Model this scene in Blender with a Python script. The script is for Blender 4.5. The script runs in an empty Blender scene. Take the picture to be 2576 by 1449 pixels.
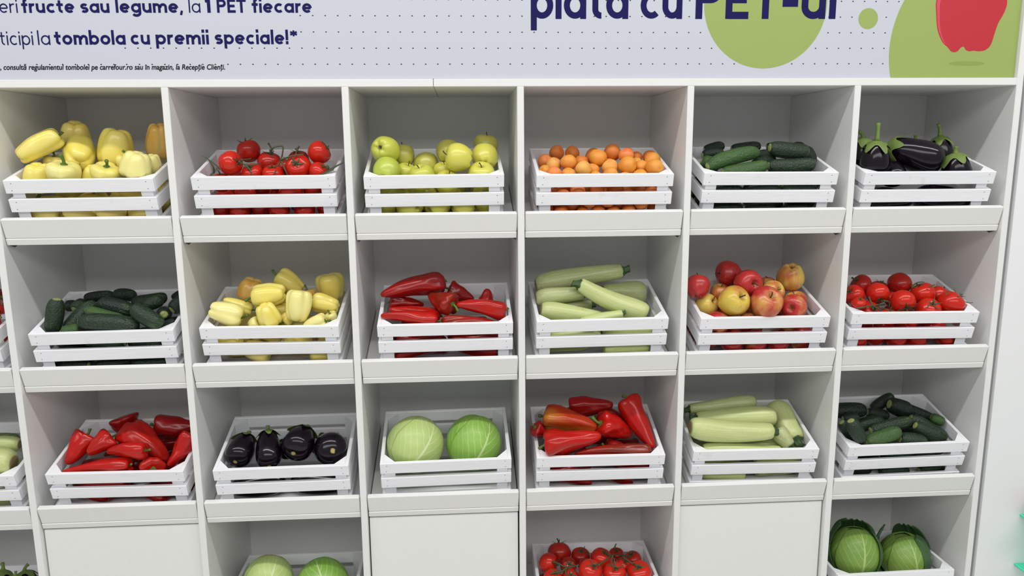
import bpy, math, random
from mathutils import Vector, Matrix, noise

C = bpy.context.scene.collection
SC = bpy.context.scene
PI = math.pi

# ---------------------------------------------------------------- camera, light, exposure
CAM = ([[0.9979, 0.0189, -0.0614], [-0.0638, 0.1768, -0.9822], [-0.0077, 0.9841, 0.1777]], [-0.1532, -2.0332, 1.6178], 1921.02)
cam_data = bpy.data.cameras.new('camera')
cam = bpy.data.objects.new('camera', cam_data)
C.objects.link(cam)
_R = Matrix(CAM[0]).to_4x4()
cam.matrix_world = Matrix.Translation(CAM[1]) @ _R
cam_data.sensor_fit = 'HORIZONTAL'
cam_data.sensor_width = 36.0
cam_data.lens = CAM[2] / 2576 * 36.0
cam_data.clip_start = 0.05
SC.camera = cam

world = bpy.data.worlds.new('store_light')
SC.world = world
world.use_nodes = True
world.node_tree.nodes['Background'].inputs[0].default_value = (0.93, 0.97, 1.0, 1)
world.node_tree.nodes['Background'].inputs[1].default_value = 0.75


def strip(name, loc, sx, sy, power, col=(1, .98, .95)):
    d = bpy.data.lights.new(name, 'AREA')
    d.shape = 'RECTANGLE'
    d.size = sx
    d.size_y = sy
    d.energy = power
    d.color = col
    o = bpy.data.objects.new(name, d)
    o.location = loc
    C.objects.link(o)
    return o


strip('ceiling_strip_light', (0, -1.30, 3.65), 7.0, .14, 184)          # the ceiling line light over the aisle
far = strip('aisle_light', (0, -4.6, 3.6), 8.0, 1.0, 200)
far.rotation_euler = (math.radians(40), 0, 0)

SC.view_settings.view_transform = 'Standard'
SC.view_settings.look = 'None'
SC.view_settings.gamma = 1.0
SC.view_settings.exposure = -0.98
SC.view_settings.use_curve_mapping = False

# ---------------------------------------------------------------- data (metres)
TH = 0.2858                     # slope of the display shelves
PITCH, TD = .45, .018           # cell pitch, board thickness
ROWZ = {'1': 1.3845, '2': .9870, '3': .5926, '4': .2042}      # lower front edge of each shelf
TOPZ = 1.78
DEPTH = .402
CW, CD, CH = .3682, .2497, .148  # crate
POST={'circles': [(0.6443, 1.9895, 0.1641), (0.9221, 1.9521, 0.0265), (1.2643, 1.8714, 0.2782)],
 'dots': {'px': 0.03114, 'pz': 0.0395, 'x0': -0.2744, 'xa': -0.56, 'xb': -1.0147, 'xc': -1.2284, 'z0': 1.8766, 'zb': 1.8957, 'zc': 1.8565},
 'pepper': [(1.1042, 1.9997), (1.1067, 1.9656), (1.1143, 1.9244), (1.1304, 1.8934), (1.1467, 1.8795), (1.1571, 1.8691), (1.1668, 1.8666), (1.1759, 1.8698), (1.1826, 1.8778), (1.191, 1.8809),
            (1.1982, 1.8725), (1.208, 1.8691), (1.221, 1.8708), (1.2344, 1.8691), (1.2529, 1.8726), (1.2666, 1.8865), (1.2745, 1.9178), (1.2813, 1.942), (1.2921, 1.9628), (1.2992, 1.9834),
            (1.2992, 2.0005), (1.2916, 2.0346), (1.2358, 2.0681), (1.1994, 2.0612), (1.1613, 2.071), (1.1193, 2.0472)],
 'shade': ((1.2037, 1.8376),),
 'small': ((-1.2985, 1.8246), (-0.7497, 1.8249), 0.0153),
 'words': [('eri', -1.282, 1.9598, -1.2392, 1.9599, 0.0222, 0.15), ('fructe', -1.2295, 1.9599, -1.1035, 1.9603, 0.0223, 0.27), ('sau', -1.0891, 1.9604, -1.0196, 1.9606, 0.0224, 0.27),
           ('legume', -1.0045, 1.9609, -0.8528, 1.9614, 0.0225, 0.27), (',', -0.8495, 1.9614, -0.8429, 1.9614, 0.0226, 0.2), ('la', -0.8273, 1.9615, -0.7992, 1.9616, 0.0226, 0.15),
           ('1', -0.7869, 1.9616, -0.7733, 1.9617, 0.0226, 0.27), ('PET', -0.7586, 1.9617, -0.687, 1.9619, 0.0227, 0.27), ('fiecare', -0.6729, 1.962, -0.5247, 1.9624, 0.0227, 0.27),
           ('ticipi', -1.2907, 1.8836, -1.2108, 1.8837, 0.0233, 0.15), ('la', -1.1994, 1.884, -1.17, 1.8841, 0.0233, 0.15), ('tombola', -1.1599, 1.8847, -0.9878, 1.8848, 0.0233, 0.27),
           ('cu', -0.9756, 1.8852, -0.9286, 1.8852, 0.0234, 0.27), ('premii', -0.9143, 1.8855, -0.7841, 1.8856, 0.0235, 0.27), ('speciale!', -0.7693, 1.886, -0.5875, 1.8861, 0.0236, 0.27),
           ('*', -0.5838, 1.8861, -0.5634, 1.8861, 0.0237, 0.16), ('plata', 0.0291, 1.9489, 0.2806, 1.9496, 0.0669, 0.25), ('cu', 0.313, 1.9496, 0.4221, 1.9499, 0.0675, 0.25),
           ('PET-ul', 0.4576, 1.95, 0.833, 1.951, 0.0678, 0.26)]}
VINES=[('11', 'tomato_vine', 'arched green tomato vine over the middle of the top-shelf tomato crate',
  [[[-0.0052, 0.1203, 0.0548], [0.0017, 0.1173, 0.0385], [-0.0018, 0.1129, 0.0265]],
   [[0.0041, 0.0963, 0.0314], [0.0144, 0.0846, 0.051], [0.0283, 0.089, 0.0548], [0.0392, 0.091, 0.0526], [0.0375, 0.0857, 0.0361], [0.0323, 0.0848, 0.0213], [0.03, 0.0636, 0.0127],
    [0.0253, 0.0179, 0.0011]],
   [[0.0366, 0.0641, 0.0238], [0.0489, 0.0378, 0.0094], [0.0557, 0.0333, -0.0099]], [[0.0352, 0.0626, 0.0243], [0.0701, 0.0482, 0.0396], [0.0987, 0.0585, 0.0406]],
   [[0.0802, 0.0987, 0.0507], [0.0744, 0.0946, 0.0407], [0.0786, 0.0517, 0.0421]]],
  0.0026),
 ('11', 'tomato_vine', 'forked green tomato vine beside the bright tomato on the top shelf',
  [[[-0.0656, 0.0343, 0.0312], [-0.0487, 0.0431, 0.0171], [-0.0214, 0.056, 0.0176]], [[-0.0512, 0.0407, 0.0201], [-0.0383, 0.0305, 0.0071], [-0.0364, 0.026, -0.0045]],
   [[-0.0608, 0.0435, 0.0312], [-0.0459, 0.081, 0.0233]]],
  0.0023),
 ('11', 'tomato_leaf', 'thin grey-green tomato leaf spike at the corner of the top-shelf tomato crate',
  [[[-0.1511, 0.024, 0.0499], [-0.1327, 0.0253, 0.0339], [-0.1177, 0.0255, 0.019], [-0.1134, 0.024, 0.0101]], [[-0.1448, 0.043, 0.0323], [-0.1348, 0.0407, 0.0143], [-0.1343, 0.0355, -0.0027]]],
  0.0034),
 ('11', 'tomato_leaf', 'long green tomato leaf hanging over the end of the top-shelf tomato crate',
  [[[0.1413, 0.0089, -0.0018], [0.1666, 0.0242, 0.0067], [0.1862, 0.0307, 0.0168], [0.2041, 0.0357, 0.024]], [[0.1654, 0.0312, 0.0045], [0.1605, 0.0366, 0.0178]]], 0.0053),
 ('25', 'tomato_vine', 'pale green star-shaped vine on the front tomatoes of the second-shelf crate',
  [[[-0.1643, 0.0227, 0.0052], [-0.1468, 0.0183, 0.0104], [-0.1099, 0.0349, 0.0055], [-0.0575, 0.0694, -0.0089]], [[-0.1132, 0.0618, 0.0195], [-0.1131, 0.0426, 0.0095], [-0.1122, 0.0258, -0.0037]],
   [[-0.1101, 0.0342, 0.005], [-0.0858, 0.0278, -0.0097]], [[-0.0725, 0.0527, 0.0117], [-0.0548, 0.0558, 0.0063], [-0.0507, 0.0538, -0.0084]]],
  0.0026),
 ('25', 'tomato_vine', 'dark dried vine stub behind the broad tomato on the second shelf',
  [[[0.0403, 0.1188, 0.0224], [0.0536, 0.1158, 0.0373], [0.0676, 0.1065, 0.0439]], [[0.0717, 0.0852, 0.0388], [0.0852, 0.0805, 0.0476]]], 0.0023),
 ('25', 'tomato_vine', 'thin dry vine curl at the end corner of the second-shelf tomato crate',
  [[[0.0991, 0.0439, 0.0327], [0.1065, 0.0455, 0.0384], [0.1148, 0.0446, 0.0432]], [[0.1243, 0.0258, 0.0351], [0.1353, 0.0308, 0.039], [0.1354, 0.0378, 0.042]],
   [[0.1483, 0.0213, 0.0217], [0.156, 0.0153, 0.0213], [0.163, 0.0117, 0.0244]]],
  0.0015),
 ('43', 'tomato_vine', 'forked green vine lying over the corner of the bottom-shelf tomato crate',
  [[[-0.1307, 0.0714, 0.0345], [-0.1133, 0.0784, 0.0236], [-0.0895, 0.0661, 0.0182], [-0.0569, 0.0447, 0.0368]], [[-0.0897, 0.0646, 0.0191], [-0.1083, 0.0461, 0.0171], [-0.1434, 0.0248, 0.0245]],
   [[-0.0887, 0.066, 0.0173], [-0.0956, 0.0483, 0.0144], [-0.0929, 0.0351, 0.0087]]],
  0.003),
 ('43', 'tomato_vine', 'long branching green vine over the bottom-shelf tomatoes by the end wall',
  [[[0.0006, 0.0283, 0.0445], [0.0315, 0.0657, 0.0408], [0.0541, 0.0945, 0.0374], [0.093, 0.124, 0.0194], [0.1189, 0.1195, 0.0165]],
   [[0.0515, 0.0732, 0.0495], [0.0416, 0.0394, 0.0444], [0.047, 0.0227, 0.0392]], [[0.0842, 0.1007, 0.0292], [0.1025, 0.0739, 0.0271], [0.1171, 0.0331, 0.038]],
   [[0.0367, 0.0851, 0.0477], [0.054, 0.0871, 0.0392]], [[0.0734, 0.1717, 0.0167], [0.0808, 0.1776, 0.0297]], [[0.1154, 0.1286, 0.0208], [0.124, 0.1335, 0.027], [0.1276, 0.1294, 0.0236]]],
  0.0026)]
NOSTEM={('15', 6), ('12', 2), ('34', 3), ('30', 3), ('21', 13), ('12', 10), ('12', 0)}
CRATES={'10': ('yellow_pepper', (-1.1308, -0.0054, 1.5518, 0.0155, 0.2858), 'white slatted wooden crate of yellow peppers on the top shelf',
        [('l', -0.0829, 0.1335, 0.0805, -0.1755, 0.0835, 0.0356, 0.0315, 0, 0, 'y', 0, 'large pale yellow pepper lying aslant in the top-shelf yellow pepper crate'),
         ('l', -0.0944, 0.2201, 0.0063, -0.0757, 0.2201, 0.0903, 0.0413, 0, 0, 'yd', 1, 'shaded yellow pepper at the back in the top-shelf yellow pepper crate'),
         ('l', -0.0629, 0.1865, 0.0373, -0.0315, 0.0965, 0.0115, 0.0438, 0, -1, 'y', 2, 'yellow pepper with blossom end down in the top-shelf yellow pepper crate'),
         ('l', 0.0295, 0.1531, -0.012, 0.0511, 0.1731, 0.0821, 0.0472, 0, 0, 'y', 3, 'tall yellow pepper standing on its stem in the top-shelf yellow pepper crate'),
         ('l', 0.1348, 0.1999, -0.004, 0.1488, 0.1999, 0.0888, 0.0349, 0, 0, 'o', 4, 'orange-tinged pepper half behind the divider in the top-shelf yellow pepper crate'),
         ('l', -0.1359, 0.0674, -0.0493, -0.1231, 0.0674, 0.0202, 0.0398, 0, 0, 'y', 5, 'yellow pepper at the front corner in the top-shelf yellow pepper crate'),
         ('l', -0.0501, 0.0525, 0.0273, -0.0659, 0.0525, -0.0386, 0.04, 0, 0, 'p', 6, 'pale yellow pepper with its green stem upright in the top-shelf yellow pepper crate'),
         ('l', -0.0091, 0.0909, -0.0551, 0.003, 0.0909, 0.0054, 0.0306, 0, 0, 'y', 7, 'plain yellow pepper in the front row in the top-shelf yellow pepper crate'),
         ('l', 0.0582, 0.0474, 0.0212, 0.037, 0.0524, -0.0443, 0.0376, 0, 0, 'y', 8, 'yellow pepper with a bent green stem in the top-shelf yellow pepper crate'),
         ('l', 0.088, 0.1044, 0.0309, 0.0805, 0.1044, -0.0221, 0.0256, 0, 0, 'y', 9, 'small yellow pepper peeping out behind in the top-shelf yellow pepper crate'),
         ('l', 0.1193, 0.0478, -0.0126, 0.1391, 0.0578, 0.0517, 0.0402, 0, 0, 'p', 10, 'broad pale yellow pepper, stem hidden in the top-shelf yellow pepper crate'),
         ('l', 0.1472, 0.1076, -0.0187, 0.1529, 0.1076, 0.0304, 0.0226, 0, 0, 'p', 11, 'pale pepper at the crate end wall in the top-shelf yellow pepper crate'),
         ('l', -0.1109, 0.1348, 0.0222, -0.1187, 0.1248, -0.0201, 0.0265, 0, 0, 'yd', 12, 'dull yellow pepper wedged below the slanting one in the top-shelf yellow pepper crate'),
         ('l', -0.082, 0.0399, -0.109, -0.1613, 0.0489, -0.1061, 0.0318, 0, 0, 'f', 13, 'yellow pepper, leftmost in lowest layer behind slats, top-shelf yellow pepper crate'),
         ('l', -0.0736, 0.0381, -0.0898, 0.0017, 0.0545, -0.116, 0.0315, 0, 0, 'f', 14, 'yellow pepper, fourth from left in lowest layer behind slats, top-shelf yellow pepper crate'),
         ('l', 0.0083, 0.0414, -0.0997, 0.0806, 0.0551, -0.113, 0.0332, 0, 0, 'f', 15, 'yellow pepper, seventh from left in lowest layer behind slats, top-shelf yellow pepper crate'),
         ('l', 0.1559, 0.0411, -0.0972, 0.0905, 0.0562, -0.1166, 0.0311, 0, 0, 'f', 16, 'yellow pepper, tenth from left in lowest layer behind slats, top-shelf yellow pepper crate'),
         ('l', -0.104, 0.1002, -0.1106, -0.1706, 0.1071, -0.1018, 0.0287, 0, 0, 'f', 17, 'yellow pepper, second from left in lowest layer behind slats, top-shelf yellow pepper crate'),
         ('l', 0.0073, 0.1068, -0.1036, -0.0648, 0.1097, -0.1034, 0.0338, 0, 0, 'f', 18, 'yellow pepper, fifth from left in lowest layer behind slats, top-shelf yellow pepper crate'),
         ('l', 0.087, 0.1111, -0.1087, 0.0096, 0.1112, -0.101, 0.0311, 0, 0, 'f', 19, 'yellow pepper, eighth from left in lowest layer behind slats, top-shelf yellow pepper crate'),
         ('l', 0.0968, 0.1194, -0.0933, 0.1634, 0.1361, -0.1167, 0.0326, 0, 0, 'f', 20, 'yellow pepper, eleventh from left in lowest layer behind slats, top-shelf yellow pepper crate'),
         ('l', -0.0919, 0.1823, -0.093, -0.162, 0.1945, -0.1156, 0.0324, 0, 0, 'f', 21, 'yellow pepper, third from left in lowest layer behind slats, top-shelf yellow pepper crate'),
         ('l', -0.0095, 0.1978, -0.1042, -0.0802, 0.2036, -0.1025, 0.0333, 0, 0, 'f', 22, 'yellow pepper, sixth from left in lowest layer behind slats, top-shelf yellow pepper crate'),
         ('l', 0.0025, 0.1664, -0.1095, 0.0719, 0.1704, -0.1059, 0.0311, 0, 0, 'f', 23, 'yellow pepper, ninth from left in lowest layer behind slats, top-shelf yellow pepper crate'),
         ('l', 0.1607, 0.1935, -0.1025, 0.086, 0.1948, -0.1091, 0.0321, 0, 0, 'f', 24, 'yellow pepper, rightmost in lowest layer behind slats, top-shelf yellow pepper crate'),
         ('l', 0.1368, 0.0786, -0.0541, 0.0633, 0.081, -0.0533, 0.0321, 0, 0, 'f', 25, 'yellow pepper, only one in upper layer behind slats, top-shelf yellow pepper crate')]),
 '11': ('tomato', (-0.6706, 0.0044, 1.5546, 0.0065, 0.2858), 'white slatted wooden crate of vine tomatoes on the top shelf',
        [('r', -0.0956, 0.0588, 0.0183, 0.0327, 0.928, -0.3079, 0.2098, 'r', 0, 'bright red tomato overlapping a higher one in the top-shelf tomato crate'),
         ('r', -0.067, 0.149, 0.023, 0.0323, -0.3064, 0.4616, 0.8325, 'rd', 1, 'topmost tomato with a spiky green calyx in the top-shelf tomato crate'),
         ('r', -0.013, 0.1335, -0.0062, 0.0324, 0.2124, 0.0642, 0.9751, 'rd', 2, 'shaded tomato under the vine arch in the top-shelf tomato crate'),
         ('r', 0.1308, 0.1, 0.0317, 0.0319, 0.849, 0.1439, 0.5085, 'r', 3, 'tomato set high with a calyx on its side in the top-shelf tomato crate'),
         ('r', 0.0649, 0.1474, -0.0044, 0.0296, -0.0002, -0.036, 0.9994, 'rd', 4, 'dark tomato behind the vine in the top-shelf tomato crate'),
         ('r', 0.0796, 0.0661, 0.0021, 0.035, -0.0051, -0.792, 0.6105, 'r', 5, 'tomato with a star calyx facing out in the top-shelf tomato crate'),
         ('r', 0.1354, 0.0432, -0.0038, 0.0271, 0.6658, -0.1362, 0.7336, 'r', 6, 'tomato under a long green leaf in the top-shelf tomato crate'),
         ('r', -0.0412, 0.0606, -0.0116, 0.0278, -0.1201, -0.475, 0.8717, 'r', 7, 'low tomato with a calyx stub in the top-shelf tomato crate'),
         ('r', 0.0145, 0.0496, -0.0134, 0.0285, -0.0009, -0.132, 0.9912, 'r', 8, 'low tomato below the vine arch in the top-shelf tomato crate'),
         ('r', -0.1229, 0.0468, -0.0312, 0.0269, 0.0004, 0.0671, 0.9977, 'r', 9, 'tomato barely above the rim in the top-shelf tomato crate'),
         ('r', 0.0351, 0.1024, -0.0085, 0.0246, 0.1109, 0.1725, 0.9788, 'rd', 10, 'dark tomato between two vine stems in the top-shelf tomato crate'),
         ('r', -0.1413, 0.0522, -0.1053, 0.03, 0.5842, 0.6647, -0.4658, 'f', 11, 'tomato, leftmost in lowest layer behind slats, top-shelf tomato crate'),
         ('r', -0.0848, 0.0378, -0.109, 0.0284, 0.4422, 0.8921, 0.0928, 'f', 12, 'tomato, fourth from left in lowest layer behind slats, top-shelf tomato crate'),
         ('r', 0.0218, 0.0391, -0.1076, 0.0287, -0.4193, -0.8027, -0.4241, 'f', 13, 'tomato, seventh from left in lowest layer behind slats, top-shelf tomato crate'),
         ('r', 0.0891, 0.041, -0.109, 0.0292, -0.3305, -0.4725, 0.817, 'f', 14, 'tomato, ninth from left in lowest layer behind slats, top-shelf tomato crate'),
         ('r', 0.1458, 0.0531, -0.1093, 0.027, -0.225, 0.7506, -0.6212, 'f', 15, 'tomato, eleventh from left in lowest layer behind slats, top-shelf tomato crate'),
         ('r', -0.1434, 0.1149, -0.1059, 0.0315, 0.7382, -0.6552, 0.1606, 'f', 16, 'tomato, second from left in lowest layer behind slats, top-shelf tomato crate'),
         ('r', -0.0789, 0.0939, -0.1102, 0.0291, -0.2952, -0.836, 0.4626, 'f', 17, 'tomato, fifth from left in lowest layer behind slats, top-shelf tomato crate'),
         ('r', 0.0641, 0.0973, -0.1073, 0.028, -0.1664, -0.8554, -0.4905, 'f', 19, 'tomato, eighth from left in lowest layer behind slats, top-shelf tomato crate'),
         ('r', 0.1429, 0.1105, -0.107, 0.0297, 0.4696, -0.8397, -0.2727, 'f', 20, 'tomato, rightmost in lowest layer behind slats, top-shelf tomato crate'),
         ('r', -0.1435, 0.1899, -0.1075, 0.0292, -0.5614, 0.6147, -0.5541, 'f', 21, 'tomato, third from left in lowest layer behind slats, top-shelf tomato crate'),
         ('r', 0.0738, 0.1481, -0.1087, 0.0288, 0.057, -0.997, -0.0522, 'f', 24, 'tomato, tenth from left in lowest layer behind slats, top-shelf tomato crate'),
         ('r', -0.0635, 0.043, -0.0586, 0.0286, 0.6938, 0.6097, 0.3834, 'f', 26, 'tomato, leftmost in upper layer behind slats, top-shelf tomato crate'),
         ('r', -0.0322, 0.0608, -0.1077, 0.0293, 0.8105, -0.5304, -0.2485, 'f', 27, 'tomato, sixth from left in lowest layer behind slats, top-shelf tomato crate'),
         ('r', 0.0552, 0.0433, -0.0577, 0.0321, 0.298, -0.8258, -0.4789, 'f', 28, 'tomato, second from left in upper layer behind slats, top-shelf tomato crate'),
         ('r', 0.1163, 0.0637, -0.0588, 0.0324, 0.6421, 0.7601, 0.1003, 'f', 29, 'tomato, rightmost in upper layer behind slats, top-shelf tomato crate'),
         ('r', -0.0391, 0.1127, -0.0719, 0.0294, -0.1409, -0.7218, -0.6776, 'f', 31, 'tomato, second from left in lower layer behind slats, top-shelf tomato crate'),
         ('r', 0.0141, 0.0894, -0.0819, 0.0312, -0.9925, 0.08, -0.0926, 'f', 32, 'tomato, rightmost in lower layer behind slats, top-shelf tomato crate'),
         ('r', -0.1051, 0.1794, -0.0715, 0.0287, 0.8162, -0.5093, -0.2727, 'f', 35, 'tomato, leftmost in lower layer behind slats, top-shelf tomato crate')]),
 '12': ('apple', (-0.2282, 0.0, 1.5533, 0.0213, 0.2858), 'white slatted wooden crate of green apples on the top shelf',
        [('r', -0.1326, 0.1105, 0.0375, 0.0386, 0.3891, 0.7989, -0.4587, 'g', 0, 'green apple showing its dark calyx end in the green apple crate'),
         ('r', -0.0883, 0.1557, 0.0058, 0.0329, 0.0103, 0.4832, 0.8754, 'gd', 1, 'dull green apple in shade at the back in the green apple crate'),
         ('r', -0.1271, 0.0508, -0.0026, 0.0365, 0.1255, 0.8311, 0.5418, 'gg', 2, 'greenest apple in the front corner in the green apple crate'),
         ('r', -0.0795, 0.0962, -0.0264, 0.0312, 0.3426, 0.0311, 0.939, 'g', 3, 'green apple half behind the rim in the green apple crate'),
         ('r', -0.025, 0.1485, -0.0199, 0.0359, 0.0159, 0.7474, 0.6642, 'gd', 4, 'dark green apple in the middle in the green apple crate'),
         ('r', -0.0337, 0.0461, -0.0202, 0.0355, -0.2294, -0.0661, 0.9711, 'g', 5, 'light green apple low at the front in the green apple crate'),
         ('r', 0.0246, 0.1077, -0.0274, 0.0292, 0.1212, 0.0379, 0.9919, 'y', 6, 'yellow-green apple wedged low in the middle in the green apple crate'),
         ('r', 0.0331, 0.0473, -0.0368, 0.0339, 0.2196, -0.3245, 0.92, 'y', 7, 'yellowish apple just above the rim in the green apple crate'),
         ('r', 0.0387, 0.1497, 0.0186, 0.0338, 0.0145, 0.6811, 0.7321, 'gd', 8, 'shaded green apple behind the big one in the green apple crate'),
         ('r', 0.0653, 0.06, 0.0294, 0.0387, -0.9815, -0.0376, 0.1875, 'y', 9, 'big yellow-green apple with its stem sideways in the green apple crate'),
         ('r', 0.1387, 0.1128, 0.0131, 0.0373, 0.1271, 0.9041, 0.408, 'y', 10, 'smooth yellow apple by the end wall in the green apple crate'),
         ('r', 0.1451, 0.1817, 0.0248, 0.0354, 0.1543, 0.1777, 0.9719, 'gd', 11, 'topmost apple with an upright dark stem in the green apple crate'),
         ('r', 0.1266, 0.0488, -0.0192, 0.037, -0.0052, -0.2434, 0.9699, 'y', 12, 'yellow apple with a tall stem at the front in the green apple crate'),
         ('r', -0.1382, 0.063, -0.1019, 0.0333, -0.5858, 0.3104, -0.7486, 'f', 13, 'apple, leftmost in lowest layer behind slats, green apple crate'),
         ('r', 0.0057, 0.0478, -0.1006, 0.0355, -0.7651, -0.6177, -0.182, 'f', 14, 'apple, seventh from left in lowest layer behind slats, green apple crate'),
         ('r', 0.0745, 0.0449, -0.102, 0.0341, 0.9873, 0.141, -0.0727, 'f', 15, 'apple, tenth from left in lowest layer behind slats, green apple crate'),
         ('r', 0.139, 0.0619, -0.1019, 0.0338, -0.5481, 0.4731, 0.6897, 'f', 16, 'apple, rightmost in lowest layer behind slats, green apple crate'),
         ('r', -0.105, 0.1225, -0.1029, 0.0323, 0.4172, -0.6032, -0.6797, 'f', 17, 'apple, third from left in lowest layer behind slats, green apple crate'),
         ('r', -0.0313, 0.1118, -0.0992, 0.0367, -0.3342, 0.214, 0.9179, 'f', 18, 'apple, sixth from left in lowest layer behind slats, green apple crate'),
         ('r', 0.0409, 0.1088, -0.0997, 0.0347, -0.1064, 0.7708, -0.6282, 'f', 19, 'apple, eighth from left in lowest layer behind slats, green apple crate'),
         ('r', 0.1406, 0.1383, -0.1018, 0.0329, -0.5128, 0.1943, 0.8363, 'f', 20, 'apple, twelfth from left in lowest layer behind slats, green apple crate'),
         ('r', -0.1398, 0.1869, -0.1046, 0.0339, 0.6194, -0.6907, 0.3732, 'f', 21, 'apple, second from left in lowest layer behind slats, green apple crate'),
         ('r', -0.0676, 0.1733, -0.1047, 0.0326, -0.4498, 0.7369, 0.5045, 'f', 22, 'apple, fifth from left in lowest layer behind slats, green apple crate'),
         ('r', 0.0543, 0.2036, -0.1007, 0.0355, 0.1346, -0.4401, 0.8878, 'f', 23, 'apple, ninth from left in lowest layer behind slats, green apple crate'),
         ('r', 0.1295, 0.2041, -0.1, 0.034, -0.6995, -0.1493, -0.6989, 'f', 24, 'apple, eleventh from left in lowest layer behind slats, green apple crate'),
         ('r', -0.0693, 0.0462, -0.1, 0.0356, -0.692, 0.6485, -0.3171, 'f', 25, 'apple, fourth from left in lowest layer behind slats, green apple crate'),
         ('r', -0.014, 0.2057, -0.0848, 0.0336, -0.8876, -0.2741, -0.3701, 'f', 30, 'apple, only one in lower layer behind slats, green apple crate')]),
 '13': ('apricot', (0.2256, -0.0054, 1.5517, -0.0028, 0.2858), 'white slatted wooden crate of apricots on the top shelf',
        [('r', -0.1492, 0.1372, -0.0071, 0.0207, 0.3178, -0.5718, 0.7563, 'od', 0, 'plain orange apricot, leftmost of the back row in the apricot crate'),
         ('r', -0.1139, 0.17, 0.0091, 0.021, 0.7038, -0.4972, 0.5073, 'od', 1, 'plain orange apricot, second from left of the back row in the apricot crate'),
         ('r', -0.0664, 0.17, 0.0075, 0.0207, -0.7539, -0.6176, 0.2242, 'od', 2, 'plain orange apricot, third from left of the back row in the apricot crate'),
         ('r', -0.1297, 0.0956, -0.006, 0.0219, 0.3514, 0.7115, 0.6085, 'a', 3, 'plain orange apricot, leftmost of the middle row in the apricot crate'),
         ('r', -0.0915, 0.0806, 0.0088, 0.0218, 0.8511, 0.4767, -0.2201, 'o', 4, 'apricot with a deep crease facing out in the apricot crate'),
         ('r', -0.0466, 0.12, -0.0053, 0.0215, -0.9421, 0.0843, -0.3245, 'od', 5, 'plain orange apricot, second from left of the middle row in the apricot crate'),
         ('r', -0.0116, 0.15, 0.0043, 0.0225, 0.8128, 0.4706, 0.3434, 'od', 6, 'plain orange apricot, fourth from left of the back row in the apricot crate'),
         ('r', -0.0066, 0.1049, 0.014, 0.0246, 0.7537, -0.5388, -0.3763, 'o', 7, 'large deep orange apricot in the apricot crate'),
         ('r', 0.0433, 0.1449, 0.0158, 0.0239, -0.6082, 0.6436, 0.4646, 'od', 8, 'topmost shaded apricot in the apricot crate'),
         ('r', -0.134, 0.0343, -0.0107, 0.0207, 0.5522, 0.5548, 0.6223, 'pk', 9, 'pinkish apricot at the front rim in the apricot crate'),
         ('r', -0.0919, 0.0467, -0.0165, 0.0209, -0.8908, 0.3232, -0.3194, 'o', 10, 'plain orange apricot, second from left of the front row in the apricot crate'),
         ('r', -0.0521, 0.05, -0.0007, 0.0216, -0.6169, 0.487, 0.6182, 'a', 11, 'plain orange apricot, third from left of the front row in the apricot crate'),
         ('r', -0.0229, 0.0747, -0.012, 0.0189, -0.7436, 0.57, -0.3494, 'o', 12, 'plain orange apricot, fourth from left of the front row in the apricot crate'),
         ('r', -0.019, 0.04, -0.0199, 0.0171, -0.5913, -0.8043, 0.0585, 'o', 13, 'plain orange apricot, fifth from left of the front row in the apricot crate'),
         ('r', 0.029, 0.1179, -0.0144, 0.0197, 0.2868, 0.891, 0.3521, 'o', 14, 'plain orange apricot, third from left of the middle row in the apricot crate'),
         ('r', 0.0238, 0.0771, -0.0053, 0.0219, 0.9742, 0.2196, 0.0527, 'a', 15, 'plain orange apricot, fourth from left of the middle row in the apricot crate'),
         ('r', 0.0201, 0.0345, -0.0134, 0.0223, -0.1322, 0.2566, -0.9574, 'o', 16, 'plain orange apricot, sixth from left of the front row in the apricot crate'),
         ('r', 0.0726, 0.105, 0.0192, 0.0219, 0.994, -0.0351, -0.1034, 'pk', 17, 'apricot with a crimson cheek in the apricot crate'),
         ('r', 0.0826, 0.1425, 0.0137, 0.0178, 0.9318, 0.2893, -0.2194, 'pk', 18, 'plain orange apricot, fifth from left of the back row in the apricot crate'),
         ('r', 0.0681, 0.0619, 0.004, 0.0247, 0.829, -0.5232, 0.1973, 'o', 19, 'plain orange apricot, fifth from left of the middle row in the apricot crate'),
         ('r', 0.1076, 0.1169, -0.0049, 0.016, -0.7447, -0.6641, -0.0664, 'a', 20, 'plain orange apricot, sixth from left of the middle row in the apricot crate'),
         ('r', 0.1142, 0.153, -0.0007, 0.0178, -0.8229, -0.5548, -0.1228, 'od', 21, 'plain orange apricot, sixth from left of the back row in the apricot crate'),
         ('r', 0.1501, 0.147, 0.0015, 0.0201, 0.6268, -0.71, -0.321, 'od', 22, 'plain orange apricot, seventh from left of the back row in the apricot crate'),
         ('r', 0.1469, 0.1019, 0.0054, 0.0219, 0.5882, 0.6897, 0.4223, 'o', 23, 'plain orange apricot, rightmost of the back row in the apricot crate'),
         ('r', 0.1145, 0.078, -0.0071, 0.0211, -0.9762, 0.143, 0.1631, 'o', 24, 'plain orange apricot, seventh from left of the middle row in the apricot crate'),
         ('r', 0.1018, 0.0339, -0.0215, 0.0224, -0.4028, -0.0178, 0.9151, 'o', 25, 'plain orange apricot, rightmost of the front row in the apricot crate'),
         ('r', 0.1381, 0.0427, 0.0045, 0.0239, 0.5154, -0.8569, 0.0058, 'o', 26, 'plain orange apricot, rightmost of the middle row in the apricot crate'),
         ('r', 0.0576, 0.0288, -0.0186, 0.0164, 0.9051, -0.3403, -0.2551, 'o', 27, 'plain orange apricot, seventh from left of the front row in the apricot crate'),
         ('r', -0.1545, 0.0662, -0.0104, 0.0165, -0.7125, -0.5862, 0.3856, 'o', 28, 'plain orange apricot, leftmost of the front row in the apricot crate'),
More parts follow.
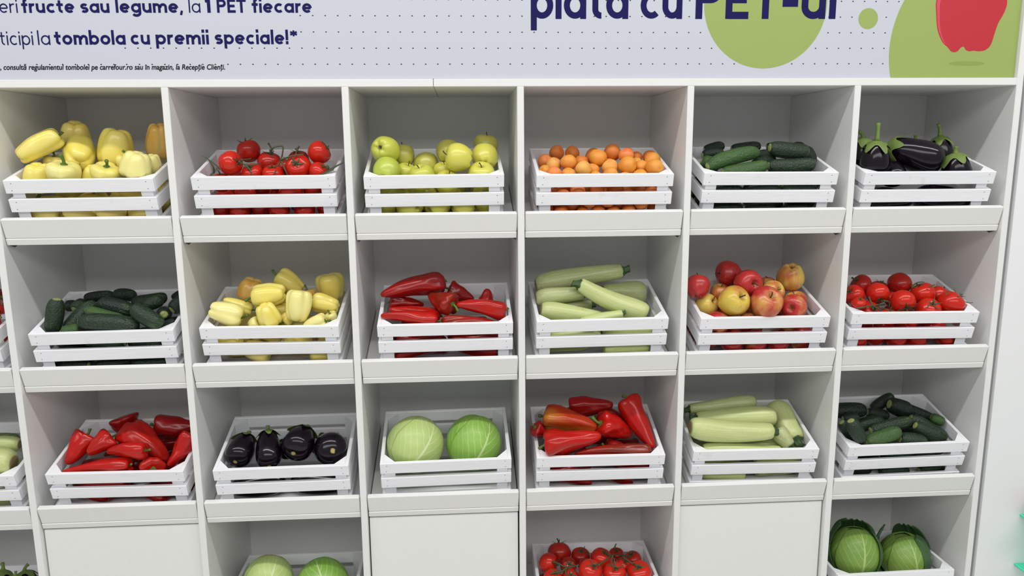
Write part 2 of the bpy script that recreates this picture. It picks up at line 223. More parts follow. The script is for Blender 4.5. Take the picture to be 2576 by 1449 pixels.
         ('r', -0.1475, 0.0453, -0.1188, 0.0184, -0.1305, -0.3527, 0.9266, 'f', 29, 'apricot, second from left in lowest layer behind slats, apricot crate'),
         ('r', -0.1111, 0.0304, -0.1178, 0.0203, -0.2156, 0.1709, 0.9614, 'f', 30, 'apricot, fifth from left in lowest layer behind slats, apricot crate'),
         ('r', -0.0527, 0.0301, -0.1182, 0.0179, -0.0678, -0.8653, -0.4967, 'f', 31, 'apricot, eighth from left in lowest layer behind slats, apricot crate'),
         ('r', -0.0077, 0.0328, -0.1165, 0.02, -0.4453, -0.8465, -0.2918, 'f', 32, 'apricot, ninth from left in lowest layer behind slats, apricot crate'),
         ('r', 0.0346, 0.0287, -0.1169, 0.0186, -0.6801, 0.1228, -0.7228, 'f', 33, 'apricot, eleventh from left in lowest layer behind slats, apricot crate'),
         ('r', 0.1057, 0.0602, -0.118, 0.0191, 0.6531, -0.7278, -0.2092, 'f', 34, 'apricot, fourteenth from left in lowest layer behind slats, apricot crate'),
         ('r', 0.1506, 0.0504, -0.1177, 0.0201, 0.6511, 0.6781, 0.3409, 'f', 35, 'apricot, rightmost in lowest layer behind slats, apricot crate'),
         ('r', -0.1518, 0.0883, -0.115, 0.0198, -0.5967, -0.0638, -0.7999, 'f', 36, 'apricot, leftmost in lowest layer behind slats, apricot crate'),
         ('r', -0.0487, 0.0797, -0.117, 0.0201, -0.8711, -0.4898, -0.036, 'f', 38, 'apricot, seventh from left in lowest layer behind slats, apricot crate'),
         ('r', -0.1187, 0.0678, -0.1056, 0.0202, -0.4534, 0.8083, -0.3756, 'f', 57, 'apricot, fourth from left in lowest layer behind slats, apricot crate'),
         ('r', -0.0782, 0.0536, -0.1018, 0.0214, -0.4775, 0.3425, -0.8091, 'f', 58, 'apricot, sixth from left in lowest layer behind slats, apricot crate'),
         ('r', -0.0366, 0.0329, -0.086, 0.0206, 0.6612, -0.6627, 0.3516, 'f', 59, 'apricot, eighth from left in lower layer behind slats, apricot crate'),
         ('r', 0.0167, 0.031, -0.0842, 0.0209, -0.5411, 0.8003, 0.2584, 'f', 60, 'apricot, tenth from left in lower layer behind slats, apricot crate'),
         ('r', 0.0759, 0.0297, -0.1148, 0.0202, -0.3219, 0.4531, -0.8313, 'f', 61, 'apricot, thirteenth from left in lowest layer behind slats, apricot crate'),
         ('r', 0.1082, 0.0303, -0.0932, 0.0199, 0.6607, 0.127, 0.7398, 'f', 62, 'apricot, eighteenth from left in lower layer behind slats, apricot crate'),
         ('r', -0.1211, 0.1112, -0.1001, 0.0211, 0.257, -0.4213, 0.8697, 'f', 64, 'apricot, third from left in lowest layer behind slats, apricot crate'),
         ('r', 0.0147, 0.074, -0.117, 0.0189, 0.4964, -0.7801, -0.3808, 'f', 67, 'apricot, tenth from left in lowest layer behind slats, apricot crate'),
         ('r', 0.0489, 0.0587, -0.1048, 0.0196, 0.7556, 0.1638, 0.6342, 'f', 68, 'apricot, twelfth from left in lowest layer behind slats, apricot crate'),
         ('r', 0.0843, 0.0677, -0.0871, 0.0201, -0.3762, 0.8262, -0.4195, 'f', 69, 'apricot, fifteenth from left in lower layer behind slats, apricot crate'),
         ('r', 0.1166, 0.1021, -0.0841, 0.0188, 0.8235, 0.5658, -0.041, 'f', 70, 'apricot, seventeenth from left in lower layer behind slats, apricot crate'),
         ('r', 0.0826, 0.1196, -0.0918, 0.0198, 0.2935, -0.4144, -0.8615, 'f', 76, 'apricot, thirteenth from left in lower layer behind slats, apricot crate'),
         ('r', 0.1213, 0.1477, -0.0865, 0.022, -0.7971, -0.0194, 0.6035, 'f', 77, 'apricot, sixteenth from left in lower layer behind slats, apricot crate'),
         ('r', -0.1494, 0.0521, -0.0767, 0.0221, 0.1847, -0.3269, -0.9268, 'f', 85, 'apricot, second from left in lower layer behind slats, apricot crate'),
         ('r', -0.1085, 0.0331, -0.0755, 0.0225, 0.4705, 0.8777, 0.0905, 'f', 86, 'apricot, fourth from left in lower layer behind slats, apricot crate'),
         ('r', -0.0664, 0.0365, -0.0582, 0.0214, -0.3636, 0.8186, 0.4446, 'f', 87, 'apricot, leftmost in upper layer behind slats, apricot crate'),
         ('r', -0.0124, 0.0539, -0.0603, 0.0204, 0.6624, 0.1496, -0.7341, 'f', 88, 'apricot, rightmost in upper layer behind slats, apricot crate'),
         ('r', 0.0374, 0.0615, -0.0655, 0.0206, 0.627, -0.5898, 0.5089, 'f', 89, 'apricot, eleventh from left in lower layer behind slats, apricot crate'),
         ('r', 0.0688, 0.0332, -0.0755, 0.0203, -0.7983, -0.5841, -0.1464, 'f', 90, 'apricot, fourteenth from left in lower layer behind slats, apricot crate'),
         ('r', 0.1362, 0.0366, -0.0654, 0.0215, 0.678, 0.7226, 0.135, 'f', 91, 'apricot, rightmost in lower layer behind slats, apricot crate'),
         ('r', -0.1508, 0.0953, -0.0736, 0.0207, -0.7182, -0.5492, -0.4273, 'f', 92, 'apricot, leftmost in lower layer behind slats, apricot crate'),
         ('r', -0.1003, 0.0784, -0.069, 0.021, 0.3775, -0.7723, -0.5109, 'f', 93, 'apricot, fifth from left in lower layer behind slats, apricot crate'),
         ('r', -0.053, 0.0714, -0.0759, 0.0202, 0.3876, 0.8631, 0.3236, 'f', 94, 'apricot, sixth from left in lower layer behind slats, apricot crate'),
         ('r', 0.0083, 0.0915, -0.0796, 0.021, 0.6946, -0.1971, -0.6918, 'f', 95, 'apricot, ninth from left in lower layer behind slats, apricot crate'),
         ('r', 0.0532, 0.0964, -0.0766, 0.021, -0.2602, 0.4809, -0.8373, 'f', 96, 'apricot, twelfth from left in lower layer behind slats, apricot crate'),
         ('r', -0.1042, 0.1365, -0.0702, 0.0208, -0.8856, 0.4186, 0.2011, 'f', 100, 'apricot, third from left in lower layer behind slats, apricot crate'),
         ('r', -0.0367, 0.1109, -0.0787, 0.0219, 0.0348, 0.8845, -0.4652, 'f', 101, 'apricot, seventh from left in lower layer behind slats, apricot crate'),
         ('r', 0.1531, 0.1215, -0.083, 0.0208, -0.3417, -0.216, 0.9146, 'f', 105, 'apricot, nineteenth from left in lower layer behind slats, apricot crate')]),
 '14': ('cucumber', (0.6774, -0.0046, 1.552, -0.0195, 0.2858), 'white slatted wooden crate of cucumbers on the top shelf',
        [('l', -0.141, 0.17, 0.0115, -0.081, 0.18, 0.0238, 0.0142, 0, 0, 'd', 0, 'cucumber tip rising at the back corner in the top-shelf cucumber crate'),
         ('l', -0.1576, 0.13, 0.0105, -0.0921, 0.14, 0.013, 0.0148, 0, 0, 'd', 1, 'dark cucumber lying behind the light one in the top-shelf cucumber crate'),
         ('l', -0.0633, 0.17, 0.0133, 0.0224, 0.17, 0.024, 0.0158, 0, 0, 'd', 2, 'dark cucumber along the back in the top-shelf cucumber crate'),
         ('l', -0.1678, 0.0425, 0.0066, -0.0129, 0.0825, 0.0368, 0.0197, 0.06, 0, 'l', 3, 'long lighter green cucumber lying aslant in the top-shelf cucumber crate'),
         ('l', -0.1694, 0.0924, 0.0063, -0.1184, 0.0824, -0.0103, 0.0174, 0, 0, 'l', 4, 'short green cucumber at the crate corner in the top-shelf cucumber crate'),
         ('l', -0.1281, 0.0276, -0.0116, -0.0004, 0.0376, 0.0081, 0.0188, -0.05, 0, 'l', 5, 'light-striped cucumber along the front rim in the top-shelf cucumber crate'),
         ('l', -0.0266, 0.0888, -0.0092, 0.043, 0.0988, 0.0092, 0.0161, 0, 0, 'm', 6, 'cucumber wedged between two neighbours in the top-shelf cucumber crate'),
         ('l', 0.0116, 0.0819, 0.044, 0.1263, 0.0819, 0.032, 0.0214, -0.04, 0, 'm', 7, 'fat cucumber lying on top in the top-shelf cucumber crate'),
         ('l', 0.0035, 0.05, 0.0, 0.1369, 0.05, 0.0054, 0.0211, 0, 0, 'm', 8, 'fat cucumber along the front rim in the top-shelf cucumber crate'),
         ('l', 0.0397, 0.17, 0.0212, 0.0796, 0.17, 0.0231, 0.0126, 0, 0, 'd', 9, 'cucumber end peeping over the fat one in the top-shelf cucumber crate'),
         ('l', 0.1199, 0.18, 0.021, 0.1524, 0.17, 0.0209, 0.0119, 0, 0, 'd', 10, 'small dark cucumber end at the back in the top-shelf cucumber crate'),
         ('l', 0.1544, 0.1, -0.0003, 0.1503, 0.16, 0.0218, 0.0133, 0, 0, 'd', 11, 'cucumber lying along the end wall in the top-shelf cucumber crate'),
         ('l', 0.0005, 0.1302, 0.0069, 0.0355, 0.1302, 0.0108, 0.0148, 0, 0, 'd', 12, 'dark cucumber deep in the middle in the top-shelf cucumber crate'),
         ('l', -0.1488, 0.0284, -0.1189, -0.0507, 0.0376, -0.1162, 0.018, 0, 0, 'f', 13, 'cucumber, fourth from left in lowest layer behind slats, top-shelf cucumber crate'),
         ('l', -0.0498, 0.0269, -0.1178, 0.0417, 0.0358, -0.1193, 0.0169, 0, 0, 'f', 14, 'cucumber, sixth from left in lowest layer behind slats, top-shelf cucumber crate'),
         ('l', 0.0519, 0.0289, -0.1198, 0.1436, 0.0324, -0.1201, 0.0169, 0, 0, 'f', 15, 'cucumber, eighth from left in lowest layer behind slats, top-shelf cucumber crate'),
         ('l', -0.135, 0.0711, -0.1211, -0.0405, 0.086, -0.1219, 0.0154, 0, 0, 'f', 16, 'cucumber, third from left in lowest layer behind slats, top-shelf cucumber crate'),
         ('l', 0.075, 0.0705, -0.1186, -0.0205, 0.0787, -0.119, 0.0157, 0, 0, 'f', 17, 'cucumber, seventh from left in lowest layer behind slats, top-shelf cucumber crate'),
         ('l', 0.0828, 0.0742, -0.1194, 0.1712, 0.086, -0.1177, 0.0158, 0, 0, 'f', 18, 'cucumber, rightmost in lowest layer behind slats, top-shelf cucumber crate'),
         ('l', -0.1708, 0.1101, -0.1193, -0.0783, 0.1115, -0.12, 0.0172, 0, 0, 'f', 19, 'cucumber, second from left in lowest layer behind slats, top-shelf cucumber crate'),
         ('l', 0.0663, 0.1089, -0.1201, -0.0258, 0.1188, -0.118, 0.0169, 0, 0, 'f', 20, 'cucumber, fifth from left in lowest layer behind slats, top-shelf cucumber crate'),
         ('l', 0.0755, 0.049, -0.0908, 0.1728, 0.0645, -0.0892, 0.016, 0, 0, 'f', 27, 'cucumber, rightmost in lower layer behind slats, top-shelf cucumber crate'),
         ('l', -0.1729, 0.148, -0.1144, -0.0692, 0.153, -0.114, 0.0191, 0, 0, 'f', 32, 'cucumber, leftmost in lowest layer behind slats, top-shelf cucumber crate'),
         ('l', -0.0599, 0.0259, -0.0613, -0.1602, 0.0394, -0.064, 0.0172, 0, 0, 'f', 35, 'cucumber, third from left in lower layer behind slats, top-shelf cucumber crate'),
         ('l', 0.04, 0.0258, -0.0567, -0.0589, 0.0393, -0.0596, 0.0173, 0, 0, 'f', 36, 'cucumber, leftmost in upper layer behind slats, top-shelf cucumber crate'),
         ('l', 0.1434, 0.0309, -0.0574, 0.041, 0.0335, -0.0564, 0.0186, 0, 0, 'f', 37, 'cucumber, second from left in upper layer behind slats, top-shelf cucumber crate'),
         ('l', 0.0716, 0.0684, -0.0578, 0.1729, 0.0819, -0.0555, 0.0183, 0, 0, 'f', 40, 'cucumber, rightmost in upper layer behind slats, top-shelf cucumber crate'),
         ('l', -0.1676, 0.109, -0.0818, -0.063, 0.1295, -0.079, 0.0177, 0, 0, 'f', 41, 'cucumber, second from left in lower layer behind slats, top-shelf cucumber crate'),
         ('l', -0.0518, 0.1661, -0.0819, -0.1553, 0.1864, -0.0842, 0.0191, 0, 0, 'f', 44, 'cucumber, leftmost in lower layer behind slats, top-shelf cucumber crate')]),
 '15': ('aubergine', (1.1178, -0.013, 1.5495, -0.0056, 0.2858), 'white slatted wooden crate of aubergines on the top shelf',
        [('l', -0.1325, 0.0712, 0.0648, -0.1332, 0.0512, -0.027, 0.0372, 0, 0.9, 'p', 0, 'aubergine standing with a long pale green stem in the top-shelf aubergine crate'),
         ('l', -0.1368, 0.1402, 0.0558, -0.1316, 0.1302, -0.0258, 0.0345, 0, 0, 'p', 1, 'aubergine half hidden by the divider in the top-shelf aubergine crate'),
         ('l', -0.0671, 0.1267, 0.0351, 0.0705, 0.0717, 0.0031, 0.0455, 0, 0.5, 'p', 2, 'huge aubergine lying across the crate in the top-shelf aubergine crate'),
         ('l', 0.0501, 0.1904, 0.0325, 0.0588, 0.1704, -0.0443, 0.0302, 0, 0, 'p', 3, 'aubergine at the back showing only its stem in the top-shelf aubergine crate'),
         ('l', 0.102, 0.1596, 0.0533, 0.1172, 0.1396, -0.0306, 0.0317, 0, 0.7, 'p', 4, 'aubergine with ragged calyx behind in the top-shelf aubergine crate'),
         ('l', 0.1009, 0.07, 0.0292, 0.1152, 0.05, -0.0502, 0.0376, 0, 0, 'p', 5, 'aubergine with a frilled pale calyx at the end in the top-shelf aubergine crate'),
         ('l', -0.0621, 0.1006, -0.0073, -0.0685, 0.0406, -0.0439, 0.0327, 0, 0, 'p', 6, 'aubergine with a bright gloss streak low in front in the top-shelf aubergine crate'),
         ('l', -0.0074, 0.0481, -0.0971, -0.1607, 0.0599, -0.1001, 0.0357, 0, 0, 'f', 7, 'aubergine, leftmost in lowest layer behind slats, top-shelf aubergine crate'),
         ('l', 0.1597, 0.0428, -0.0947, 0.0084, 0.0652, -0.0988, 0.038, 0, 0, 'f', 8, 'aubergine, rightmost in lowest layer behind slats, top-shelf aubergine crate')]),
 '2-1': ('red_pepper', (-1.569, -0.006, 1.1541, 0.005, 0.2858), 'white slatted wooden crate of red peppers cut off by the photo edge on second shelf',
         [('l', 0.1654, 0.1011, 0.0334, 0.1227, 0.0811, 0.0203, 0.022, 0, 0, 'r', 0, 'red pepper at the crate end in the second-shelf crate cut by the photo edge'),
          ('l', 0.171, 0.0523, 0.0174, 0.1095, 0.0523, 0.0107, 0.0201, 0, 0, 'r', 1, 'red pepper by the crate front corner in the second-shelf crate cut by the photo edge'),
          ('l', 0.1369, 0.14, 0.0412, 0.0824, 0.14, 0.034, 0.0227, 0, 0, 'rd', 2, 'dark red pepper at the back in the second-shelf crate cut by the photo edge'),
          ('l', 0.1685, 0.0934, -0.0735, 0.0411, 0.1022, -0.0701, 0.0251, 0, 0, 'f', 14, 'red pepper, only one in lower layer behind slats, second-shelf crate cut by the photo edge')]),
 '20': ('cucumber', (-1.1133, -0.0086, 1.1533, 0.0188, 0.2858), 'white slatted wooden crate of cucumbers on the second shelf',
        [('l', -0.1234, 0.0692, 0.0682, -0.1471, 0.0442, -0.0218, 0.0205, 0, 0, 'm', 0, 'cucumber standing in the corner in the second-shelf cucumber crate'),
         ('l', -0.1526, 0.1522, 0.0022, -0.1229, 0.1522, 0.0034, 0.0146, 0, 0, 'd', 1, 'dark cucumber end beside the standing one in the second-shelf cucumber crate'),
         ('l', -0.1169, 0.052, -0.0218, -0.0599, 0.132, 0.0221, 0.0195, 0, 0, 'm', 2, 'cucumber pointing to the back corner in the second-shelf cucumber crate'),
         ('l', -0.121, 0.2, 0.0024, -0.0382, 0.2, 0.0099, 0.0141, 0, 0, 'd', 3, 'slim dark cucumber along the back in the second-shelf cucumber crate'),
         ('l', -0.0372, 0.19, 0.015, 0.0278, 0.19, 0.0103, 0.0164, 0, 0, 'd', 4, 'dark cucumber along the back wall in the second-shelf cucumber crate'),
         ('l', -0.0484, 0.1203, 0.0255, 0.047, 0.1103, 0.0019, 0.022, 0, 0, 'd', 5, 'dark cucumber in the middle of the heap in the second-shelf cucumber crate'),
         ('l', -0.0676, 0.0853, 0.0219, 0.0366, 0.0653, -0.0025, 0.0156, 0, 0, 'l', 6, 'cucumber with a light green end in the second-shelf cucumber crate'),
         ('l', -0.0664, 0.0318, 0.0182, 0.0868, 0.0318, -0.0019, 0.0221, 0.04, 0, 'm', 7, 'large cucumber along the front rim in the second-shelf cucumber crate'),
         ('l', 0.0707, 0.0506, 0.0442, 0.1515, 0.0206, 0.0029, 0.0215, 0, 0, 'm', 8, 'cucumber lying aslant over the front corner in the second-shelf cucumber crate'),
         ('l', 0.0276, 0.1519, 0.0054, 0.1227, 0.1619, 0.0165, 0.0176, 0, 0, 'm', 9, 'cucumber near the back, tip upward in the second-shelf cucumber crate'),
         ('l', 0.0722, 0.1183, 0.0097, 0.1217, 0.1283, 0.0264, 0.0167, 0, 0, 'm', 10, 'short cucumber under the back one in the second-shelf cucumber crate'),
         ('l', 0.144, 0.0642, 0.012, 0.1039, 0.1692, -0.0349, 0.0189, 0, 0, 'd', 11, 'cucumber seen end-on with a pale scar in the second-shelf cucumber crate'),
         ('l', 0.1601, 0.0778, 0.0182, 0.1891, 0.1178, 0.0324, 0.0189, 0, 0, 'd', 12, 'cucumber cut off by the divider in the second-shelf cucumber crate'),
         ('l', 0.1371, 0.16, 0.0083, 0.1633, 0.18, 0.0191, 0.014, 0, 0, 'd', 13, 'dark cucumber tip rising beside the divider in the second-shelf cucumber crate'),
         ('l', 0.124, 0.0449, -0.0208, 0.1703, 0.0649, -0.0121, 0.0149, 0, 0, 'd', 14, 'dark cucumber in the front corner shade in the second-shelf cucumber crate'),
         ('l', -0.1123, 0.0279, -0.0107, -0.066, 0.0329, -0.0068, 0.0161, 0, 0, 'l', 15, 'light green cucumber end at the rim in the second-shelf cucumber crate'),
         ('l', -0.1132, 0.1164, 0.0079, -0.1012, 0.1564, 0.0119, 0.0166, 0, 0, 'm', 16, 'cucumber hidden under the middle ones in the second-shelf cucumber crate'),
         ('l', -0.064, 0.025, -0.1176, -0.159, 0.0435, -0.1185, 0.016, 0, 0, 'f', 17, 'cucumber, leftmost in lowest layer behind slats, second-shelf cucumber crate'),
         ('l', -0.054, 0.0282, -0.1211, 0.0406, 0.0455, -0.1208, 0.0158, 0, 0, 'f', 18, 'cucumber, third from left in lowest layer behind slats, second-shelf cucumber crate'),
         ('l', 0.0471, 0.0293, -0.1183, 0.1442, 0.0294, -0.1165, 0.0165, 0, 0, 'f', 19, 'cucumber, rightmost in lowest layer behind slats, second-shelf cucumber crate'),
         ('l', -0.1729, 0.0744, -0.119, -0.0667, 0.0815, -0.1173, 0.0185, 0, 0, 'f', 20, 'cucumber, second from left in lowest layer behind slats, second-shelf cucumber crate'),
         ('l', 0.0373, 0.0732, -0.1189, -0.066, 0.0905, -0.1159, 0.0183, 0, 0, 'f', 21, 'cucumber, fourth from left in lowest layer behind slats, second-shelf cucumber crate'),
         ('l', -0.0383, 0.0276, -0.0831, 0.0531, 0.0338, -0.0857, 0.0169, 0, 0, 'f', 29, 'cucumber, fifth from left in lower layer behind slats, second-shelf cucumber crate'),
         ('l', -0.1729, 0.0995, -0.0872, -0.0802, 0.1066, -0.0873, 0.0158, 0, 0, 'f', 32, 'cucumber, third from left in lower layer behind slats, second-shelf cucumber crate'),
         ('l', 0.1209, 0.145, -0.0931, 0.0218, 0.1559, -0.0928, 0.0176, 0, 0, 'f', 34, 'cucumber, sixth from left in lower layer behind slats, second-shelf cucumber crate'),
         ('l', -0.0482, 0.0305, -0.0819, -0.1501, 0.0317, -0.0801, 0.0186, 0, 0, 'f', 38, 'cucumber, second from left in lower layer behind slats, second-shelf cucumber crate'),
         ('l', 0.0445, 0.0281, -0.0496, -0.0634, 0.0367, -0.0473, 0.0174, 0, 0, 'f', 39, 'cucumber, leftmost in upper layer behind slats, second-shelf cucumber crate'),
         ('l', 0.144, 0.026, -0.056, 0.0448, 0.0422, -0.0552, 0.0177, 0, 0, 'f', 40, 'cucumber, second from left in upper layer behind slats, second-shelf cucumber crate'),
         ('l', -0.0608, 0.063, -0.0625, -0.1635, 0.0774, -0.0626, 0.0189, 0, 0, 'f', 41, 'cucumber, leftmost in lower layer behind slats, second-shelf cucumber crate'),
         ('l', 0.1569, 0.0682, -0.0559, 0.0533, 0.0792, -0.0578, 0.0181, 0, 0, 'f', 43, 'cucumber, rightmost in upper layer behind slats, second-shelf cucumber crate'),
         ('l', -0.0575, 0.1745, -0.0718, -0.1566, 0.1773, -0.0705, 0.0191, 0, 0, 'f', 47, 'cucumber, fourth from left in lower layer behind slats, second-shelf cucumber crate'),
         ('l', 0.0719, 0.1903, -0.0859, 0.1718, 0.1917, -0.0846, 0.0177, 0, 0, 'f', 49, 'cucumber, rightmost in lower layer behind slats, second-shelf cucumber crate')]),
 '21': ('yellow_pepper', (-0.6798, -0.0012, 1.1555, -0.0139, 0.2858), 'white slatted wooden crate of yellow peppers on the second shelf',
        [('l', -0.081, 0.0477, 0.0042, -0.1629, 0.0477, 0.0332, 0.0329, 0, 0, 'p', 0, 'yellow pepper at the corner, stem inward in the second-shelf yellow pepper crate'),
         ('l', -0.0685, 0.1024, -0.0017, -0.145, 0.1024, 0.0267, 0.0198, 0, 0, 'y', 1, 'slim yellow pepper behind the corner one in the second-shelf yellow pepper crate'),
         ('l', -0.0941, 0.1699, -0.0048, -0.0766, 0.1799, 0.0558, 0.0385, 0, 0, 'o', 2, 'orange-tinged pepper at the back in the second-shelf yellow pepper crate'),
         ('l', -0.0612, 0.0992, 0.0412, 0.0281, 0.0992, 0.0506, 0.035, 0, 0, 'y', 3, 'plump yellow pepper with its stem sideways in the second-shelf yellow pepper crate'),
         ('l', -0.0044, 0.1605, 0.0773, 0.0594, 0.1505, 0.0316, 0.0318, 0, 0, 'yd', 4, 'topmost yellow pepper with a dark stem in the second-shelf yellow pepper crate'),
         ('l', 0.1328, 0.1878, 0.0655, 0.1426, 0.1678, -0.0078, 0.0423, 0, -1, 'yd', 5, 'big pepper at the back corner in the second-shelf yellow pepper crate'),
         ('l', -0.002, 0.0427, -0.0172, -0.0179, 0.0427, 0.045, 0.0315, 0, 0, 'y', 6, 'pointed yellow pepper in the front middle in the second-shelf yellow pepper crate'),
         ('l', 0.076, 0.0829, 0.0672, 0.0625, 0.0429, -0.0071, 0.0353, 0, -1, 'p', 7, 'bright yellow pepper standing on its tip in the second-shelf yellow pepper crate'),
         ('l', 0.0971, 0.1132, 0.0167, 0.1695, 0.1033, 0.0057, 0.0275, 0, 0, 'y', 8, 'yellow pepper by the end wall in the second-shelf yellow pepper crate'),
         ('l', 0.147, 0.0359, -0.0027, 0.0857, 0.0359, -0.0231, 0.0255, 0, 0, 'p', 9, 'yellow pepper with a cut stem at the front in the second-shelf yellow pepper crate'),
         ('l', 0.1506, 0.0687, 0.0021, 0.1596, 0.0687, -0.0218, 0.0182, 0, 0, 'p', 10, 'small pale lobe at the end wall in the second-shelf yellow pepper crate'),
         ('l', -0.0095, 0.1055, -0.0017, 0.0314, 0.1055, -0.0066, 0.0214, 0, 0, 'y', 11, 'yellow pepper in the gap of the heap in the second-shelf yellow pepper crate'),
         ('l', 0.0247, 0.0688, -0.0209, 0.041, 0.0788, -0.0073, 0.0197, 0, 0, 'y', 12, 'small yellow pepper with a green stem end in the second-shelf yellow pepper crate'),
         ('l', -0.0405, 0.0445, -0.0108, -0.0603, 0.0445, -0.0212, 0.0202, 0, 0, 'p', 13, 'yellow pepper low at the front rim in the second-shelf yellow pepper crate'),
         ('l', 0.0765, 0.1544, 0.0287, 0.0814, 0.1444, 0.0031, 0.0242, 0, 0, 'o', 14, 'brownish pepper in the back gap in the second-shelf yellow pepper crate'),
         ('l', -0.0034, 0.1492, 0.002, 0.0279, 0.1492, 0.0059, 0.0226, 0, 0, 'yd', 15, 'shaded pepper under the topmost one in the second-shelf yellow pepper crate'),
         ('l', -0.0863, 0.0811, -0.1006, -0.1528, 0.0826, -0.1156, 0.0298, 0, 0, 'f', 16, 'yellow pepper, leftmost in lowest layer behind slats, second-shelf yellow pepper crate'),
         ('l', -0.0181, 0.0386, -0.1093, -0.088, 0.0493, -0.0883, 0.0324, 0, 0, 'f', 17, 'yellow pepper, fourth from left in lowest layer behind slats, second-shelf yellow pepper crate'),
         ('l', 0.0118, 0.088, -0.1089, 0.0846, 0.1037, -0.0952, 0.0317, 0, 0, 'f', 18, 'yellow pepper, sixth from left in lowest layer behind slats, second-shelf yellow pepper crate'),
         ('l', 0.0924, 0.0408, -0.0973, 0.1628, 0.0558, -0.1167, 0.0308, 0, 0, 'f', 19, 'yellow pepper, ninth from left in lowest layer behind slats, second-shelf yellow pepper crate'),
         ('l', -0.1014, 0.1403, -0.1049, -0.1686, 0.1405, -0.1132, 0.031, 0, 0, 'f', 20, 'yellow pepper, second from left in lowest layer behind slats, second-shelf yellow pepper crate'),
         ('l', -0.0804, 0.1036, -0.1066, -0.0045, 0.1066, -0.1059, 0.0297, 0, 0, 'f', 21, 'yellow pepper, fifth from left in lowest layer behind slats, second-shelf yellow pepper crate'),
         ('l', 0.0876, 0.1514, -0.1083, 0.0194, 0.1583, -0.0991, 0.0309, 0, 0, 'f', 22, 'yellow pepper, seventh from left in lowest layer behind slats, second-shelf yellow pepper crate'),
         ('l', 0.1662, 0.1164, -0.0941, 0.1013, 0.1169, -0.1157, 0.032, 0, 0, 'f', 23, 'yellow pepper, rightmost in lowest layer behind slats, second-shelf yellow pepper crate'),
         ('l', -0.1439, 0.2072, -0.1059, -0.069, 0.2094, -0.1008, 0.031, 0, 0, 'f', 24, 'yellow pepper, third from left in lowest layer behind slats, second-shelf yellow pepper crate'),
         ('l', 0.0158, 0.21, -0.1136, 0.0831, 0.2122, -0.1008, 0.0285, 0, 0, 'f', 26, 'yellow pepper, eighth from left in lowest layer behind slats, second-shelf yellow pepper crate'),
         ('l', -0.0902, 0.0392, -0.0574, -0.1612, 0.0525, -0.0606, 0.0304, 0, 0, 'f', 28, 'yellow pepper, leftmost in upper layer behind slats, second-shelf yellow pepper crate'),
         ('l', 0.0143, 0.0761, -0.059, -0.0596, 0.0783, -0.0436, 0.0346, 0, 0, 'f', 29, 'yellow pepper, rightmost in upper layer behind slats, second-shelf yellow pepper crate'),
         ('l', 0.0262, 0.0381, -0.0548, 0.0929, 0.0579, -0.0795, 0.0341, 0, 0, 'f', 30, 'yellow pepper, only one in lower layer behind slats, second-shelf yellow pepper crate')]),
 '22': ('red_pepper', (-0.208, -0.0062, 1.154, 0.0091, 0.2858), 'white slatted wooden crate of red peppers on the second shelf beside yellow peppers',
        [('l', -0.0046, 0.1632, 0.0512, -0.1795, 0.1032, 0.0446, 0.0303, 0.05, 0, 'rd', 0, 'long dark red pepper lying highest in the second-shelf red pepper crate'),
         ('l', 0.0077, 0.17, 0.0216, 0.0805, 0.16, -0.011, 0.0247, 0, 0, 'rd', 1, 'dark red pepper at the back in the second-shelf red pepper crate'),
         ('l', 0.116, 0.15, -0.0113, 0.1213, 0.16, 0.0245, 0.0191, 0, 0, 'r', 2, 'red pepper tip pointing up in the second-shelf red pepper crate'),
         ('l', 0.0237, 0.0627, 0.0239, -0.0458, 0.1227, 0.0247, 0.0308, 0, 0, 'b', 3, 'brownish red pepper, stem facing out in the second-shelf red pepper crate'),
         ('l', 0.1678, 0.06, 0.0062, 0.0308, 0.06, 0.0303, 0.0236, 0.05, 0, 'r', 4, 'bright red pepper with a waxy gloss in the second-shelf red pepper crate'),
         ('l', -0.0153, 0.0814, -0.022, -0.1583, 0.0964, -0.0001, 0.0213, 0, 0, 'r', 5, 'bright red pepper in the second layer in the second-shelf red pepper crate'),
         ('l', -0.0215, 0.0316, -0.0059, -0.1765, 0.0416, 0.0125, 0.0226, 0.05, 0, 'r', 6, 'bright red pepper along the front rim in the second-shelf red pepper crate'),
         ('l', -0.0131, 0.0347, -0.0166, 0.1479, 0.0347, -0.0192, 0.019, 0.08, 0, 'b', 7, 'maroon pepper along the front rim in the second-shelf red pepper crate'),
         ('l', -0.1578, 0.1245, 0.0085, -0.0622, 0.1345, -0.0082, 0.0195, 0, 0, 'rd', 8, 'dark red pepper under the longest one in the second-shelf red pepper crate'),
         ('l', -0.1449, 0.0336, -0.1097, -0.0276, 0.0508, -0.1078, 0.021, 0, 0, 'f', 9, 'red pepper, leftmost in lowest layer behind slats, second-shelf red pepper crate'),
         ('l', 0.1459, 0.037, -0.1114, 0.0243, 0.0549, -0.1112, 0.0219, 0, 0, 'f', 10, 'red pepper, rightmost in lowest layer behind slats, second-shelf red pepper crate'),
         ('l', 0.0001, 0.0815, -0.1118, -0.1278, 0.09, -0.1107, 0.0226, 0, 0, 'f', 11, 'red pepper, third from left in lowest layer behind slats, second-shelf red pepper crate'),
         ('l', -0.1352, 0.2034, -0.1112, -0.0177, 0.2069, -0.1147, 0.0231, 0, 0, 'f', 15, 'red pepper, second from left in lowest layer behind slats, second-shelf red pepper crate'),
         ('l', 0.1224, 0.179, -0.1063, 0.0058, 0.2004, -0.1086, 0.0238, 0, 0, 'f', 16, 'red pepper, fourth from left in lowest layer behind slats, second-shelf red pepper crate'),
         ('l', -0.1362, 0.0433, -0.0608, -0.004, 0.0466, -0.0597, 0.0238, 0, 0, 'f', 17, 'red pepper, only one in upper layer behind slats, second-shelf red pepper crate'),
